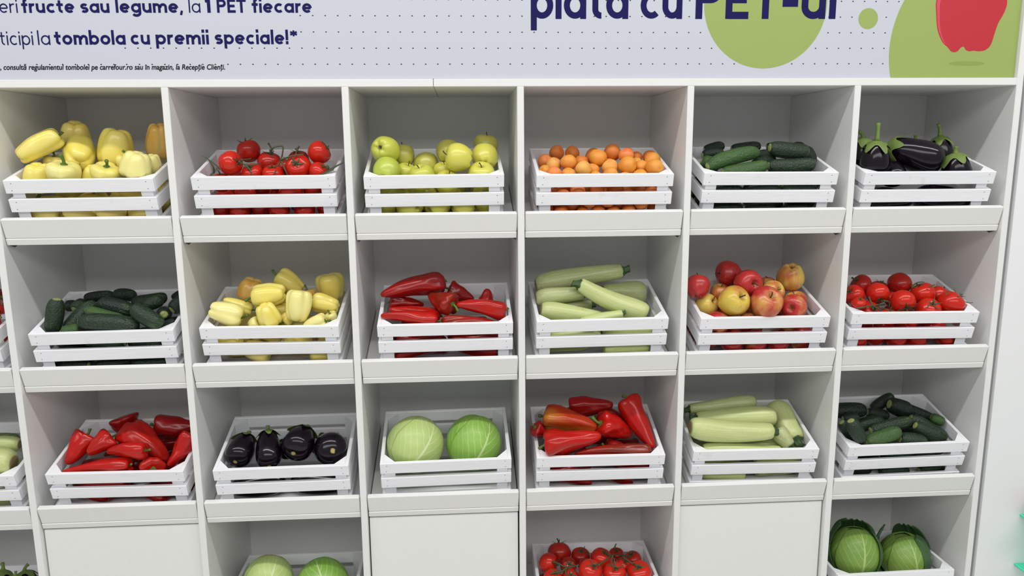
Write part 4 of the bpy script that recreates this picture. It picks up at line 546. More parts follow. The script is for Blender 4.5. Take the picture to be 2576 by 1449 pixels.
         ('l', -0.1739, 0.0427, 0.0648, -0.1328, 0.0277, -0.0033, 0.0194, 0, 0, 'm', 6, 'cucumber standing at the front, bumpy in the third-shelf cucumber crate'),
         ('l', -0.1773, 0.0807, 0.0305, -0.1316, 0.0607, -0.0219, 0.0163, 0, 0, 'm', 7, 'cucumber against the divider in the third-shelf cucumber crate'),
         ('l', -0.1206, 0.0295, -0.0112, -0.0088, 0.0443, 0.0163, 0.0208, 0, 0, 'l', 8, 'bumpy light cucumber at the front rim in the third-shelf cucumber crate'),
         ('l', -0.0124, 0.037, -0.0058, 0.0741, 0.032, -0.0216, 0.0204, 0, 0, 'm', 9, 'cucumber lying in the front middle in the third-shelf cucumber crate'),
         ('l', 0.0607, 0.1177, 0.0073, 0.1683, 0.0777, -0.0469, 0.0223, 0, 0, 'm', 10, 'big cucumber leaning on the end corner in the third-shelf cucumber crate'),
         ('l', 0.0487, 0.0696, 0.0159, 0.1228, 0.0496, -0.0235, 0.0189, 0, 0, 'm', 11, 'cucumber under the big leaning one in the third-shelf cucumber crate'),
         ('l', -0.0471, 0.1647, -0.0015, 0.0201, 0.1547, -0.0128, 0.0176, 0, 0, 'd', 12, 'dark cucumber in the heap centre in the third-shelf cucumber crate'),
         ('l', -0.1514, 0.1176, 0.0131, -0.0999, 0.1176, 0.0157, 0.0159, 0, 0, 'd', 13, 'dark cucumber under the back one in the third-shelf cucumber crate'),
         ('l', 0.1321, 0.1208, 0.006, 0.1668, 0.1008, -0.0041, 0.0143, 0, 0, 'l', 14, 'short cucumber with a dried flower end in the third-shelf cucumber crate'),
         ('l', 0.0053, 0.1169, -0.0155, 0.0499, 0.1269, -0.0149, 0.0159, 0, 0, 'm', 15, 'cucumber filling the middle gap in the third-shelf cucumber crate'),
         ('l', -0.0702, 0.0406, -0.1198, -0.1662, 0.0481, -0.1185, 0.0172, 0, 0, 'f', 16, 'cucumber, second from left in lowest layer behind slats, third-shelf cucumber crate'),
         ('l', 0.0412, 0.0267, -0.1201, -0.0522, 0.0286, -0.1183, 0.0159, 0, 0, 'f', 17, 'cucumber, third from left in lowest layer behind slats, third-shelf cucumber crate'),
         ('l', 0.0722, 0.0278, -0.1215, 0.1608, 0.0393, -0.1201, 0.0156, 0, 0, 'f', 18, 'cucumber, rightmost in lowest layer behind slats, third-shelf cucumber crate'),
         ('l', -0.1565, 0.0824, -0.118, -0.0634, 0.1, -0.1186, 0.0172, 0, 0, 'f', 19, 'cucumber, leftmost in lowest layer behind slats, third-shelf cucumber crate'),
         ('l', -0.1434, 0.0257, -0.0837, -0.0503, 0.0356, -0.0842, 0.0162, 0, 0, 'f', 28, 'cucumber, leftmost in lower layer behind slats, third-shelf cucumber crate'),
         ('l', 0.1287, 0.0267, -0.0835, 0.0321, 0.0379, -0.0834, 0.0172, 0, 0, 'f', 30, 'cucumber, third from left in lower layer behind slats, third-shelf cucumber crate'),
         ('l', 0.1726, 0.0735, -0.0821, 0.0716, 0.0864, -0.0817, 0.0184, 0, 0, 'f', 33, 'cucumber, rightmost in lower layer behind slats, third-shelf cucumber crate'),
         ('l', 0.0265, 0.1623, -0.0889, 0.1263, 0.1634, -0.0862, 0.0171, 0, 0, 'f', 39, 'cucumber, second from left in lower layer behind slats, third-shelf cucumber crate'),
         ('l', -0.1652, 0.0442, -0.0486, -0.0581, 0.0501, -0.0479, 0.0186, 0, 0, 'f', 40, 'cucumber, leftmost in upper layer behind slats, third-shelf cucumber crate'),
         ('l', 0.0393, 0.0286, -0.0573, -0.0578, 0.0375, -0.0581, 0.0186, 0, 0, 'f', 41, 'cucumber, rightmost in upper layer behind slats, third-shelf cucumber crate')]),
 '4-1': ('aubergine', (-1.571, 0.013, 0.3524, 0.0, 0.0), 'white slatted wooden crate of aubergines cut off by the photo edge on bottom shelf',
         [('l', 0.0379, 0.12, 0.0533, 0.0311, 0.1, -0.0006, 0.0324, 0, 0, 'p', 0, 'aubergine with its green stem slanting up in the bottom crate cut by the photo edge'),
          ('l', 0.0877, 0.14, 0.037, 0.1002, 0.12, -0.0163, 0.0307, 0, 0, 'p', 1, 'aubergine with its stem upright in the bottom crate cut by the photo edge'),
          ('l', 0.0957, 0.08, 0.0568, 0.0949, 0.06, 0.0212, 0.0239, 0, 0, 'p', 2, 'dark aubergine in front in the bottom crate cut by the photo edge')]),
 '41': ('cabbage', (-0.6714, 0.0129, 0.3524, 0.0039, 0.0), 'white slatted wooden crate of two cabbages on the bottom shelf under the aubergines',
        [('r', -0.0862, 0.1, 0.001, 0.075, 0.317, 0.3146, 0.8947, 'l', 0, 'pale cabbage with a loose leaf on top in the bottom crate under the aubergines'),
         ('r', 0.0732, 0.1, -0.0226, 0.0813, -0.3146, 0.317, 0.8947, 'g', 1, 'veined cabbage in the bottom crate in the bottom crate under the aubergines')]),
 '43': ('tomato', (0.227, 0.0128, 0.3524, -0.0218, 0.0), 'white slatted wooden crate of tomatoes on the bottom shelf',
        [('r', -0.1016, 0.1653, 0.009, 0.0372, -0.014, 0.64, 0.7682, 'rd', 0, 'topmost dark tomato at the back in the bottom-shelf tomato crate'),
         ('r', -0.0345, 0.1611, -0.004, 0.0311, 0.0053, -0.2425, 0.9701, 'rd', 1, 'dark tomato second from the back corner in the bottom-shelf tomato crate'),
         ('r', -0.1436, 0.1017, 0.0135, 0.0309, 0.8984, -0.425, 0.1111, 'r', 2, 'tomato with a vine on its side in the bottom-shelf tomato crate'),
         ('r', 0.0219, 0.1093, 0.0155, 0.0347, 0.3468, -0.2204, 0.9117, 'r', 3, 'red tomato behind the green vine in the bottom-shelf tomato crate'),
         ('r', 0.0819, 0.18, -0.0129, 0.0254, 0.0047, -0.2169, 0.9762, 'rd', 4, 'dark tomato against the back wall in the bottom-shelf tomato crate'),
         ('r', 0.1281, 0.143, -0.0083, 0.0276, -0.3049, -0.213, 0.9283, 'r', 5, 'small tomato by the end wall in the bottom-shelf tomato crate'),
         ('r', -0.0213, 0.0491, 0.0117, 0.0364, 0.3272, -0.417, 0.848, 'r', 6, 'plump tomato in the front middle in the bottom-shelf tomato crate'),
         ('r', 0.0523, 0.0481, 0.0029, 0.0357, 0.0093, -0.4257, 0.9048, 'r', 7, 'tomato with a calyx on top in front in the bottom-shelf tomato crate'),
         ('r', 0.1307, 0.0545, -0.0022, 0.0384, -0.2095, -0.3296, 0.9206, 'r', 8, 'big tomato in the end corner in the bottom-shelf tomato crate'),
         ('r', -0.1346, 0.0452, -0.0045, 0.0288, 0.3384, -0.324, 0.8835, 'r', 9, 'tomato in the front corner in the bottom-shelf tomato crate'),
         ('r', -0.0799, 0.058, -0.0142, 0.0273, 0.0097, -0.4471, 0.8944, 'r', 10, 'tomato under the vine fork in the bottom-shelf tomato crate'),
         ('r', -0.0799, 0.1096, -0.0009, 0.0263, 0.0166, -0.7591, 0.6508, 'rd', 11, 'shaded tomato in the heap in the bottom-shelf tomato crate'),
         ('r', -0.0296, 0.1095, -0.002, 0.0213, 0.0077, -0.351, 0.9363, 'rd', 12, 'dark tomato wedged in the middle in the bottom-shelf tomato crate'),
         ('r', 0.0915, 0.1039, -0.0032, 0.0254, 0.1208, -0.4419, 0.8889, 'r', 13, 'tomato between two front ones in the bottom-shelf tomato crate'),
         ('r', -0.1455, 0.1876, -0.1054, 0.0303, 0.7124, 0.0787, -0.6973, 'f', 24, 'tomato, only one in lowest layer behind slats, bottom-shelf tomato crate')]),
 '45': ('cabbage', (1.1324, 0.0069, 0.3524, 0.0186, 0.0), 'white slatted wooden crate of dark-leaved cabbages on the bottom shelf by the end panel',
        [('r', -0.0809, 0.1, 0.0158, 0.0826, 0.1042, 0.199, 0.9744, 'k', 0, 'green cabbage under a dark crinkled leaf in the bottom crate by the end panel'),
         ('r', 0.0924, 0.11, -0.0156, 0.0806, -0.1001, 0.1039, 0.9895, 'K', 1, 'dark green cabbage with big flaring leaves in the bottom crate by the end panel')])}

# ---------------------------------------------------------------- helpers


def lin(r, g, b):
    f = lambda c: (c / 255) / 12.92 if c / 255 <= .04045 else ((c / 255 + .055) / 1.055) ** 2.4
    return (f(r), f(g), f(b), 1)


def build(name, verts, faces, mats, parent=None, smooth=False, rest=None, mi=None, attr=None, loc=None):
    me = bpy.data.meshes.new(name)
    me.from_pydata([tuple(v) for v in verts], [], faces)
    for m in (mats if isinstance(mats, (list, tuple)) else [mats]):
        me.materials.append(m)
    if mi:
        me.polygons.foreach_set('material_index', mi)
    if smooth:
        me.polygons.foreach_set('use_smooth', [True] * len(me.polygons))
    if rest:
        a = me.attributes.new('rest', 'FLOAT_VECTOR', 'POINT')
        a.data.foreach_set('vector', [c for v in rest for c in v])
    if attr:
        a = me.attributes.new('vein', 'FLOAT', 'POINT')
        a.data.foreach_set('value', attr)
    me.update()
    o = bpy.data.objects.new(name, me)
    C.objects.link(o)
    if parent is not None:
        o.parent = parent
    if loc:
        o.location = loc
    return o


def empty(name, loc=(0, 0, 0)):
    o = bpy.data.objects.new(name, None)
    o.empty_display_size = .02
    o.location = loc
    C.objects.link(o)
    return o


def tag(o, label, cat, group=None, kind=None):
    o['label'] = label
    o['category'] = cat
    if group:
        o['group'] = group
    if kind:
        o['kind'] = kind
    return o


class MB:
    """collects boxes and prisms into one mesh"""

    def __init__(self):
        self.v, self.f, self.m = [], [], []

    def add(self, vs, fs, m=0):
        b = len(self.v)
        self.v += [tuple(x) for x in vs]
        self.f += [tuple(i + b for i in f) for f in fs]
        self.m += [m] * len(fs)
        return self

    def box(self, x0, x1, y0, y1, z0, z1, m=0, bev=0.0):
        if bev <= 0:
            vs = [(x, y, z) for x in (x0, x1) for y in (y0, y1) for z in (z0, z1)]
            return self.add(vs, [(0, 1, 3, 2), (4, 6, 7, 5), (0, 4, 5, 1), (2, 3, 7, 6), (0, 2, 6, 4), (1, 5, 7, 3)], m)
        b = bev
        vs = []
        ix = {}
        for sx, X in ((0, (x0, x1)), (1, (x0, x1))):
            for sy in (0, 1):
                for sz in (0, 1):
                    px, py, pz = X[sx], (y0, y1)[sy], (z0, z1)[sz]
                    dx, dy, dz = (b, -b)[sx], (b, -b)[sy], (b, -b)[sz]
                    ix[sx, sy, sz] = len(vs)
                    vs += [(px, py + dy, pz + dz), (px + dx, py, pz + dz), (px + dx, py + dy, pz)]
        fs = []
        q = lambda l, k: fs.append(tuple(ix[t] + k for t in l))
        for s in (0, 1):
            r = lambda l: l if s else l[::-1]
            q(r([(s, 0, 0), (s, 1, 0), (s, 1, 1), (s, 0, 1)]), 0)
            q(r([(1, s, 0), (0, s, 0), (0, s, 1), (1, s, 1)]), 1)
            q(r([(0, 0, s), (1, 0, s), (1, 1, s), (0, 1, s)]), 2)
        for a in (0, 1):
            for c in (0, 1):
                fs.append((ix[0, a, c] + 1, ix[1, a, c] + 1, ix[1, a, c] + 2, ix[0, a, c] + 2))
                fs.append((ix[a, 0, c] + 0, ix[a, 1, c] + 0, ix[a, 1, c] + 2, ix[a, 0, c] + 2))
                fs.append((ix[a, c, 0] + 0, ix[a, c, 1] + 0, ix[a, c, 1] + 1, ix[a, c, 0] + 1))
        for k in ix.values():
            fs.append((k, k + 1, k + 2))
        return self.add(vs, fs, m)

    def prism(self, poly, z0, z1, m=0):
        n = len(poly)
        vs = [(x, y, z0) for x, y in poly] + [(x, y, z1) for x, y in poly]
        fs = [tuple(range(n))[::-1], tuple(range(n, 2 * n))] + [(i, (i + 1) % n, n + (i + 1) % n, n + i) for i in range(n)]
        return self.add(vs, fs, m)

    def disc_y(self, x, y, z, r, n=6, m=0, rz=None):
        vs = [(x + r * math.cos(2 * PI * i / n), y, z + (rz or r) * math.sin(2 * PI * i / n)) for i in range(n)]
        return self.add(vs, [tuple(range(n))], m)

    def out(self, name, mats, parent=None, smooth=False):
        return build(name, self.v, self.f, mats, parent, smooth, mi=self.m)


def fix_normals(o):
    import bmesh
    bm = bmesh.new()
    bm.from_mesh(o.data)
    bmesh.ops.recalc_face_normals(bm, faces=bm.faces)
    bm.to_mesh(o.data)
    bm.free()
    return o


# ---------------------------------------------------------------- materials


class NT:
    def __init__(self, name, rough=.5, col=(.8, .8, .8, 1), **kw):
        self.m = bpy.data.materials.new(name)
        self.m.use_nodes = True
        self.t = self.m.node_tree
        self.b = self.t.nodes['Principled BSDF']
        self.b.inputs['Base Color'].default_value = col
        self.b.inputs['Roughness'].default_value = rough
        for k, v in kw.items():
            self.b.inputs[k.replace('_', ' ')].default_value = v

    def n(self, typ, **kw):
        nd = self.t.nodes.new('ShaderNode' + typ)
        for k, v in kw.items():
            setattr(nd, k, v)
        return nd

    def l(self, a, b):
        self.t.links.new(a, b)

    def rest(self, scale=(1, 1, 1), attr=True):
        if attr:
            a = self.n('Attribute', attribute_name='rest').outputs['Vector']
        else:
            a = self.n('TexCoord').outputs['Object']
        mp = self.n('Mapping')
        mp.inputs['Scale'].default_value = scale
        self.l(a, mp.inputs['Vector'])
        # shift every object so that no two look alike
        oi = self.n('ObjectInfo')
        ml = self.n('Math', operation='MULTIPLY')
        ml.inputs[1].default_value = 37.0
        self.l(oi.outputs['Random'], ml.inputs[0])
        ad = self.n('VectorMath', operation='ADD')
        self.l(mp.outputs[0], ad.inputs[0])
        self.l(ml.outputs[0], ad.inputs[1])
        return ad.outputs[0]

    def noise(self, vec, scale, detail=2.0, rough=.5):
        nd = self.n('TexNoise')
        nd.inputs['Scale'].default_value = scale
        nd.inputs['Detail'].default_value = detail
        nd.inputs['Roughness'].default_value = rough
        self.l(vec, nd.inputs['Vector'])
        return nd.outputs['Fac']

    def ramp(self, fac, stops):
        r = self.n('ValToRGB')
        e = r.color_ramp.elements
        while len(e) < len(stops):
            e.new(.5)
        for i, (p, c) in enumerate(stops):
            e[i].position = p
            e[i].color = c if len(c) == 4 else (*c, 1)
        self.l(fac, r.inputs[0])
        return r.outputs[0]

    def mix(self, fac, a, b, mode='MIX'):
        m = self.n('Mix', data_type='RGBA', blend_type=mode)
        for i, v in ((0, fac), (6, a), (7, b)):
            if hasattr(v, 'is_linked'):
                self.l(v, m.inputs[i])
            else:
                m.inputs[i].default_value = v
        return m.outputs[2]

    def math(self, op, a, b=0.0):
        m = self.n('Math', operation=op)
        for i, v in ((0, a), (1, b)):
            if hasattr(v, 'is_linked'):
                self.l(v, m.inputs[i])
            else:
                m.inputs[i].default_value = v
        return m.outputs[0]

    def restz(self):
        a = self.n('Attribute', attribute_name='rest').outputs['Vector']
        s = self.n('SeparateXYZ')
        self.l(a, s.inputs[0])
        return s.outputs

    def base(self, col):
        self.l(col, self.b.inputs['Base Color'])
        return self

    def bump(self, h, strength=.2, dist=.002):
        b = self.n('Bump')
        b.inputs['Strength'].default_value = strength
        b.inputs['Distance'].default_value = dist
        self.l(h, b.inputs['Height'])
        self.l(b.outputs[0], self.b.inputs['Normal'])
        return self

    def objcol(self):
        return self.n('ObjectInfo').outputs['Color']

    def objalpha(self):
        return self.n('ObjectInfo').outputs['Alpha']


W1 = (1, 1, 1, 1)
K0 = (0, 0, 0, 1)


def m_laminate():
    t = NT('white_laminate', .42, (.80, .80, .785, 1))
    v = t.rest((1, 1, 1), False)
    t.base(t.mix(t.noise(v, 60, 3), (.79, .79, .775, 1), (.825, .825, .81, 1)))
    return t.m


def m_crate():
    t = NT('white_painted_wood', .55)
    v = t.rest((14, 160, 160), False)
    n = t.noise(v, 1.0, 4, .6)
    c = t.ramp(n, [(0, lin(226, 226, 231)), (.36, lin(241, 242, 246)), (1, lin(250, 250, 253))])
    v2 = t.rest((10, 10, 10), False)
    c = t.mix(t.ramp(t.noise(v2, 2.2, 2), [(.66, K0), (.8, (.35, .35, .35, 1))]), c, lin(214, 208, 204))
    t.base(c).bump(n, .35, .0012)
    return t.m


def m_yellow():
    t = NT('yellow_pepper_skin', .26, Coat_Weight=.25, Coat_Roughness=.12, Subsurface_Weight=.0)
    v = t.rest((1, 1, .8))
    n = t.noise(v, 1.2, 2)
    z = t.restz()
    oc = t.objcol()
    c = t.mix(t.ramp(n, [(.35, K0), (.72, W1)]), oc, t.mix(.35, oc, lin(250, 240, 170)))
    tip = t.ramp(z[2], [(.75, K0), (1.0, (.4, .4, .4, 1))])
    c = t.mix(tip, c, lin(226, 220, 120))
    t.base(c)
    return t.m


def m_red():
    t = NT('red_pepper_skin', .22, Coat_Weight=.12, Coat_Roughness=.1, Specular_IOR_Level=.38)
    v = t.rest((1, 1, .6))
    n = t.noise(v, 1.1, 2)
    oc = t.objcol()
    dark = t.mix(t.objalpha(), oc, lin(96, 24, 14), 'MIX')
    c = t.mix(t.ramp(n, [(.42, K0), (.62, W1)]), oc, t.mix(t.math('MULTIPLY', t.objalpha(), .75), oc, lin(88, 40, 18)))
    c = t.mix(t.ramp(t.noise(t.rest((2, 2, .7)), 1.0, 1), [(.55, K0), (.75, (.5, .5, .5, 1))]), c, t.mix(.3, oc, lin(224, 40, 22)))
    turn = t.math('COMPARE', t.objalpha(), .55)
    turn.node.inputs[2].default_value = .04
    tn = t.math('ADD', t.noise(t.rest((.7, .7, .9)), 1.0, 2), t.math('MULTIPLY', t.restz()[1], .18))
    c = t.mix(t.math('MULTIPLY', turn, t.ramp(tn, [(.30, K0), (.60, (.9, .9, .9, 1))])), c, lin(176, 34, 18))
    t.base(c)
    return t.m


def m_cucumber():
    t = NT('cucumber_skin', .44, Specular_IOR_Level=.38)
    oc = t.objcol()
    z = t.restz()
    st = t.noise(t.rest((5, 5, .35)), 1.0, 2)
    tip = t.ramp(z[2], [(.0, W1), (.38, K0)])
    light = t.math('MULTIPLY', t.ramp(st, [(.52, K0), (.7, W1)]), t.math('ADD', t.math('MULTIPLY', tip, .5), .06))
    c = t.mix(light, oc, lin(104, 128, 70))
    sp = t.noise(t.rest((7, 7, 46)), 1.4, 2)
    c = t.mix(t.ramp(sp, [(.66, K0), (.72, (.45, .45, .45, 1))]), c, lin(142, 160, 104))
    end = t.ramp(z[2], [(.972, K0), (.99, W1)])
    c = t.mix(end, c, lin(150, 160, 96))
    t.base(c)
    b = t.noise(t.rest((3.2, 3.2, 22)), 1.4, 1.5)
    t.bump(b, .55, .006)
    return t.m


def m_zucchini():
    t = NT('zucchini_skin', .36, Coat_Weight=.15, Coat_Roughness=.2)
    oc = t.objcol()
    z = t.restz()
    st = t.noise(t.rest((9, 9, .3)), 1.0, 1)
    c = t.mix(t.ramp(st, [(.45, K0), (.65, (.5, .5, .5, 1))]), oc, t.mix(.5, oc, lin(226, 230, 176)))
    sp = t.noise(t.rest((16, 16, 40)), 1.0, 1)
    c = t.mix(t.ramp(sp, [(.66, K0), (.74, (.55, .55, .55, 1))]), c, lin(222, 226, 178))
    br = t.noise(t.rest((4, 4, 7)), 1.0, 3, .7)
    c = t.mix(t.ramp(br, [(.69, K0), (.75, (.6, .6, .6, 1))]), c, lin(120, 116, 62))
    c = t.mix(t.ramp(z[2], [(.006, W1), (.02, K0)]), c, lin(116, 96, 56))
    t.base(c)
    return t.m


def m_aubergine():
    t = NT('aubergine_skin', .16, lin(26, 18, 30), Coat_Weight=.2, Coat_Roughness=.06, Specular_IOR_Level=.32)
    z = t.restz()
    r = t.math('SQRT', t.math('ADD', t.math('POWER', t.math('ABSOLUTE', z[0]), 2.0), t.math('POWER', t.math('ABSOLUTE', z[1]), 2.0)))
    nz = t.noise(t.rest((9, 9, 0)), 1.0, 2)
    rr = t.math('ADD', r, t.math('MULTIPLY', nz, .14))
    sc = t.math('MULTIPLY', t.ramp(rr, [(.17, W1), (.24, K0)]), t.ramp(z[2], [(.06, W1), (.1, K0)]))
    c = t.mix(t.noise(t.rest((1, 1, .5)), 1.3, 1), lin(8, 7, 11), lin(24, 12, 26))
    c = t.mix(sc, c, lin(190, 166, 104))
    t.base(c)
    return t.m


def m_apple():
    t = NT('apple_skin', .3, Coat_Weight=.2, Coat_Roughness=.15)
    oc = t.objcol()
    al = t.objalpha()                       # 1: plain green or yellow apple, lower: share of the red blush
    z = t.restz()
    ground = t.mix(t.noise(t.rest((1, 1, 1)), 1.4, 2), oc, t.mix(.45, oc, lin(224, 214, 110)))
    st = t.noise(t.rest((4.5, 4.5, .5)), 1.0, 3, .6)
    big = t.noise(t.rest((.8, .8, .7)), 1.0, 1)
    m = t.math('ADD', t.math('MULTIPLY', st, .40), t.math('MULTIPLY', big, 1.1))
    m = t.math('SUBTRACT', m, al)
    red = t.ramp(m, [(.08, K0), (.52, W1)])
    c = t.mix(red, ground, t.mix(st, lin(158, 20, 30), lin(204, 58, 54)))
    sp = t.noise(t.rest((9, 9, 9)), 2.0, 1)
    c = t.mix(t.ramp(sp, [(.70, K0), (.75, (.4, .4, .4, 1))]), c, lin(230, 214, 150))
    r = t.math('SQRT', t.math('ADD', t.math('POWER', t.math('ABSOLUTE', z[0]), 2.0), t.math('POWER', t.math('ABSOLUTE', z[1]), 2.0)))
    rn = t.math('ADD', r, t.math('MULTIPLY', t.noise(t.rest((7, 7, 0)), 1.0, 2), .22))
    cav = t.math('MULTIPLY', t.ramp(rn, [(.2, W1), (.36, K0)]), t.ramp(z[2], [(.7, K0), (.8, W1)]))
    c = t.mix(t.math('MULTIPLY', cav, .6), c, lin(122, 110, 52))
    bot = t.math('MULTIPLY', t.ramp(rn, [(.2, W1), (.34, K0)]), t.ramp(z[2], [(.2, W1), (.3, K0)]))
    c = t.mix(bot, c, lin(66, 54, 30))
    t.base(c)
    return t.m


def m_tomato():
    t = NT('tomato_skin', .2, Coat_Weight=.12, Coat_Roughness=.08, Specular_IOR_Level=.38)
    oc = t.objcol()
    c = t.mix(t.noise(t.rest((1, 1, 1)), 1.1, 2), oc, t.mix(.3, oc, lin(226, 66, 26)))
    t.base(c)
    return t.m


def m_apricot():
    t = NT('apricot_skin', .5)
    oc = t.objcol()
    n = t.noise(t.rest((1, 1, 1)), .9, 2)
    c = t.mix(t.ramp(n, [(.5, K0), (.75, W1)]), oc, t.mix(t.objalpha(), lin(226, 84, 66), t.mix(.5, oc, lin(216, 116, 44))))
    sp = t.noise(t.rest((6, 6, 6)), 1.6, 2)
    c = t.mix(t.ramp(sp, [(.68, K0), (.76, (.5, .5, .5, 1))]), c, lin(176, 84, 30))
    t.base(c)
    return t.m


def m_leaf(name, tint, tint2, vein, rough=.42):
    t = NT(name, rough, Coat_Weight=.05)
    co = t.n('Attribute', attribute_name='rest').outputs['Vector']      # along and across the leaf
    sx = t.n('SeparateXYZ')
    t.l(co, sx.inputs[0])
    al, q = sx.outputs[0], sx.outputs[1]
    wob = t.math('MULTIPLY', t.math('SUBTRACT', t.noise(co, 5.0, 2), .5), .07)
    a = t.math('ABSOLUTE', q)
    line = t.math('SUBTRACT', t.math('ADD', al, wob), t.math('ADD', t.math('MULTIPLY', a, .62), t.math('MULTIPLY', t.math('MULTIPLY', a, a), .16)))
    line = t.math('SUBTRACT', line, t.math('MULTIPLY', t.math('GREATER_THAN', q, 0.0), .07))
    f = t.math('ABSOLUTE', t.math('SUBTRACT', t.math('FRACT', t.math('DIVIDE', t.math('ADD', line, 3.0), .16)), .5))
    side = t.math('MULTIPLY', t.ramp(f, [(0.0, W1), (.085, K0)]), t.math('SUBTRACT', .85, t.math('MULTIPLY', a, .45)))
    line2 = t.math('ADD', t.math('SUBTRACT', al, t.math('MULTIPLY', a, .15)), t.math('MULTIPLY', wob, 1.6))
    f2 = t.math('ABSOLUTE', t.math('SUBTRACT', t.math('FRACT', t.math('DIVIDE', t.math('ADD', line2, 3.0), .055)), .5))
    fine = t.math('MULTIPLY', t.ramp(f2, [(0.0, W1), (.10, K0)]), t.math('MULTIPLY', a, .22))
    mid = t.ramp(t.math('DIVIDE', a, t.math('SUBTRACT', 1.25, al)), [(0.02, W1), (.06, K0)])
    at = t.math('MAXIMUM', t.math('MAXIMUM', mid, side), fine)
    v = t.rest((6, 6, 6), False)
    n = t.noise(v, 3.0, 3)
    n2 = t.noise(t.rest((40, 40, 40), False), 1.0, 2)
    c = t.mix(n, tint, tint2)
    c = t.mix(t.math('MULTIPLY', at, .8), c, vein)
    t.base(c)
    t.bump(t.math('ADD', t.math('MULTIPLY', n2, .5), t.math('MULTIPLY', at, .6)), .3, .003)
    return t.m


def m_plain(name, col, rough=.5, var=.12, **kw):
    t = NT(name, rough, col, **kw)
    d = tuple(c * (1 - var) for c in col[:3]) + (1,)
    t.base(t.mix(t.noise(t.rest((50, 50, 50), False), 1.0, 2), col, d))
    return t.m


M = dict(
    lam=m_laminate(), crate=m_crate(), yellow_pepper=m_yellow(), red_pepper=m_red(), cucumber=m_cucumber(), zucchini=m_zucchini(),
    aubergine=m_aubergine(), apple=m_apple(), tomato=m_tomato(), apricot=m_apricot(),
    stem=m_plain('green_stem', lin(92, 118, 46), .5), dstem=m_plain('dark_green_stem', lin(52, 84, 38), .5),
    wood=m_plain('woody_stem', lin(74, 58, 32), .6), vine=m_plain('vine_green', lin(72, 86, 52), .6),
    auc=m_plain('aubergine_calyx_green', lin(120, 144, 70), .55, .35),
    nail=m_plain('nail_head', lin(96, 92, 92), .5), metal=m_plain('dark_metal', lin(58, 58, 62), .35, Metallic=.4),
    ink=m_plain('ink_navy', lin(24, 22, 84), .6, .03, Specular_IOR_Level=.15),
    black=m_plain('ink_black', lin(20, 20, 28), .6, .03, Specular_IOR_Level=.15), pgreen=m_plain('poster_print_green', lin(153, 172, 92), .5, .03),
    pgreen2=m_plain('poster_print_shade_green', lin(138, 160, 76), .5, .03), pred=m_plain('poster_print_red', lin(190, 38, 50), .5, .04),
    ppink=m_plain('poster_print_pink', lin(212, 70, 96), .5, .04), wallw=m_plain('white_wall_panel', (.84, .85, .86, 1), .4, .01),
    grey=m_plain('grey_channel', lin(150, 152, 152), .4, .03), floor=m_plain('pale_floor_tile', lin(218, 216, 210), .3, .06),
    glass=m_plain('green_glass_edge', (.05, .95, .60, 1), .08, .02, Transmission_Weight=.25), orn=m_plain('glossy_red', lin(196, 22, 26), .2, .1),
    orn2=m_plain('dusty_pink', lin(176, 150, 150), .5, .1),
    lc1=m_leaf('cabbage_leaf_pale', lin(170, 196, 110), lin(196, 214, 138), lin(226, 234, 186)),
    lc2=m_leaf('cabbage_leaf_green', lin(112, 166, 58), lin(158, 196, 92), lin(212, 228, 164)),
    lc3=m_leaf('cabbage_leaf_mid', lin(98, 138, 56), lin(140, 172, 78), lin(184, 204, 128)),
    lc4=m_leaf('cabbage_leaf_dark', lin(44, 80, 46), lin(70, 106, 62), lin(116, 146, 96), .5),
)

def m_sign():
    """pale blue print with a grid of small dark dots (world metres on the sign plane)"""
    t = NT('sign_print', .5)
    g = t.n('NewGeometry').outputs['Position']
    sp = t.n('SeparateXYZ')
    t.l(g, sp.inputs[0])
    d = POST['dots']
    cell = lambda v, o, p: t.math('MULTIPLY', t.math('SUBTRACT', t.math('FRACT', t.math('ADD', t.math('DIVIDE', t.math('SUBTRACT', v, o), p), .5)), .5), p)
    dx = cell(sp.outputs[0], d['x0'], d['px'])
    dz = cell(sp.outputs[2], d['z0'], d['pz'])
    r = t.math('SQRT', t.math('ADD', t.math('MULTIPLY', dx, dx), t.math('MULTIPLY', t.math('MULTIPLY', dz, dz), 1.7)))
    dot = t.math('LESS_THAN', r, .0021)
    x, z = sp.outputs[0], sp.outputs[2]
    gt = lambda a, b: t.math('GREATER_THAN', a, b)
    m = t.math('MAXIMUM', gt(x, d['xa']), t.math('MAXIMUM', t.math('MULTIPLY', gt(x, d['xb']), t.math('LESS_THAN', z, d['zb'])), t.math('MULTIPLY', gt(x, d['xc']), t.math('LESS_THAN', z, d['zc']))))
    t.base(t.mix(t.math('MULTIPLY', dot, m), lin(197, 200, 210), lin(40, 40, 50)))
    return t.m


# ---------------------------------------------------------------- setting
o = MB().box(-4.5, 4.5, -4.5, .6, -.02, 0).out('floor', M['floor'])
o['kind'] = 'structure'
o = MB().box(-4.5, 4.5, .44, .48, 0, 3.6).out('wall_back', M['wallw'])
o['kind'] = 'structure'
o = MB().box(1.374, 3.6, .0, .05, 0, 2.9, bev=.001).out('wall_right', M['wallw'])
o['kind'] = 'structure'
o = MB().box(1.3605, 1.373, .012, .04, 0, 2.9).out('trim_1', M['grey'])
o['kind'] = 'structure'

# ---------------------------------------------------------------- shelving unit
unit = empty('shelving_unit', (0, .2, 0))
tag(unit, 'white open shelving unit with sloping shelves full of produce crates', 'shelving')


def upart(mb, name, mat=None, parent=unit):
    o = mb.out(name, mat or M['lam'])
    o.parent = parent
    o.matrix_parent_inverse = Matrix.Translation(-unit.location)
    return o


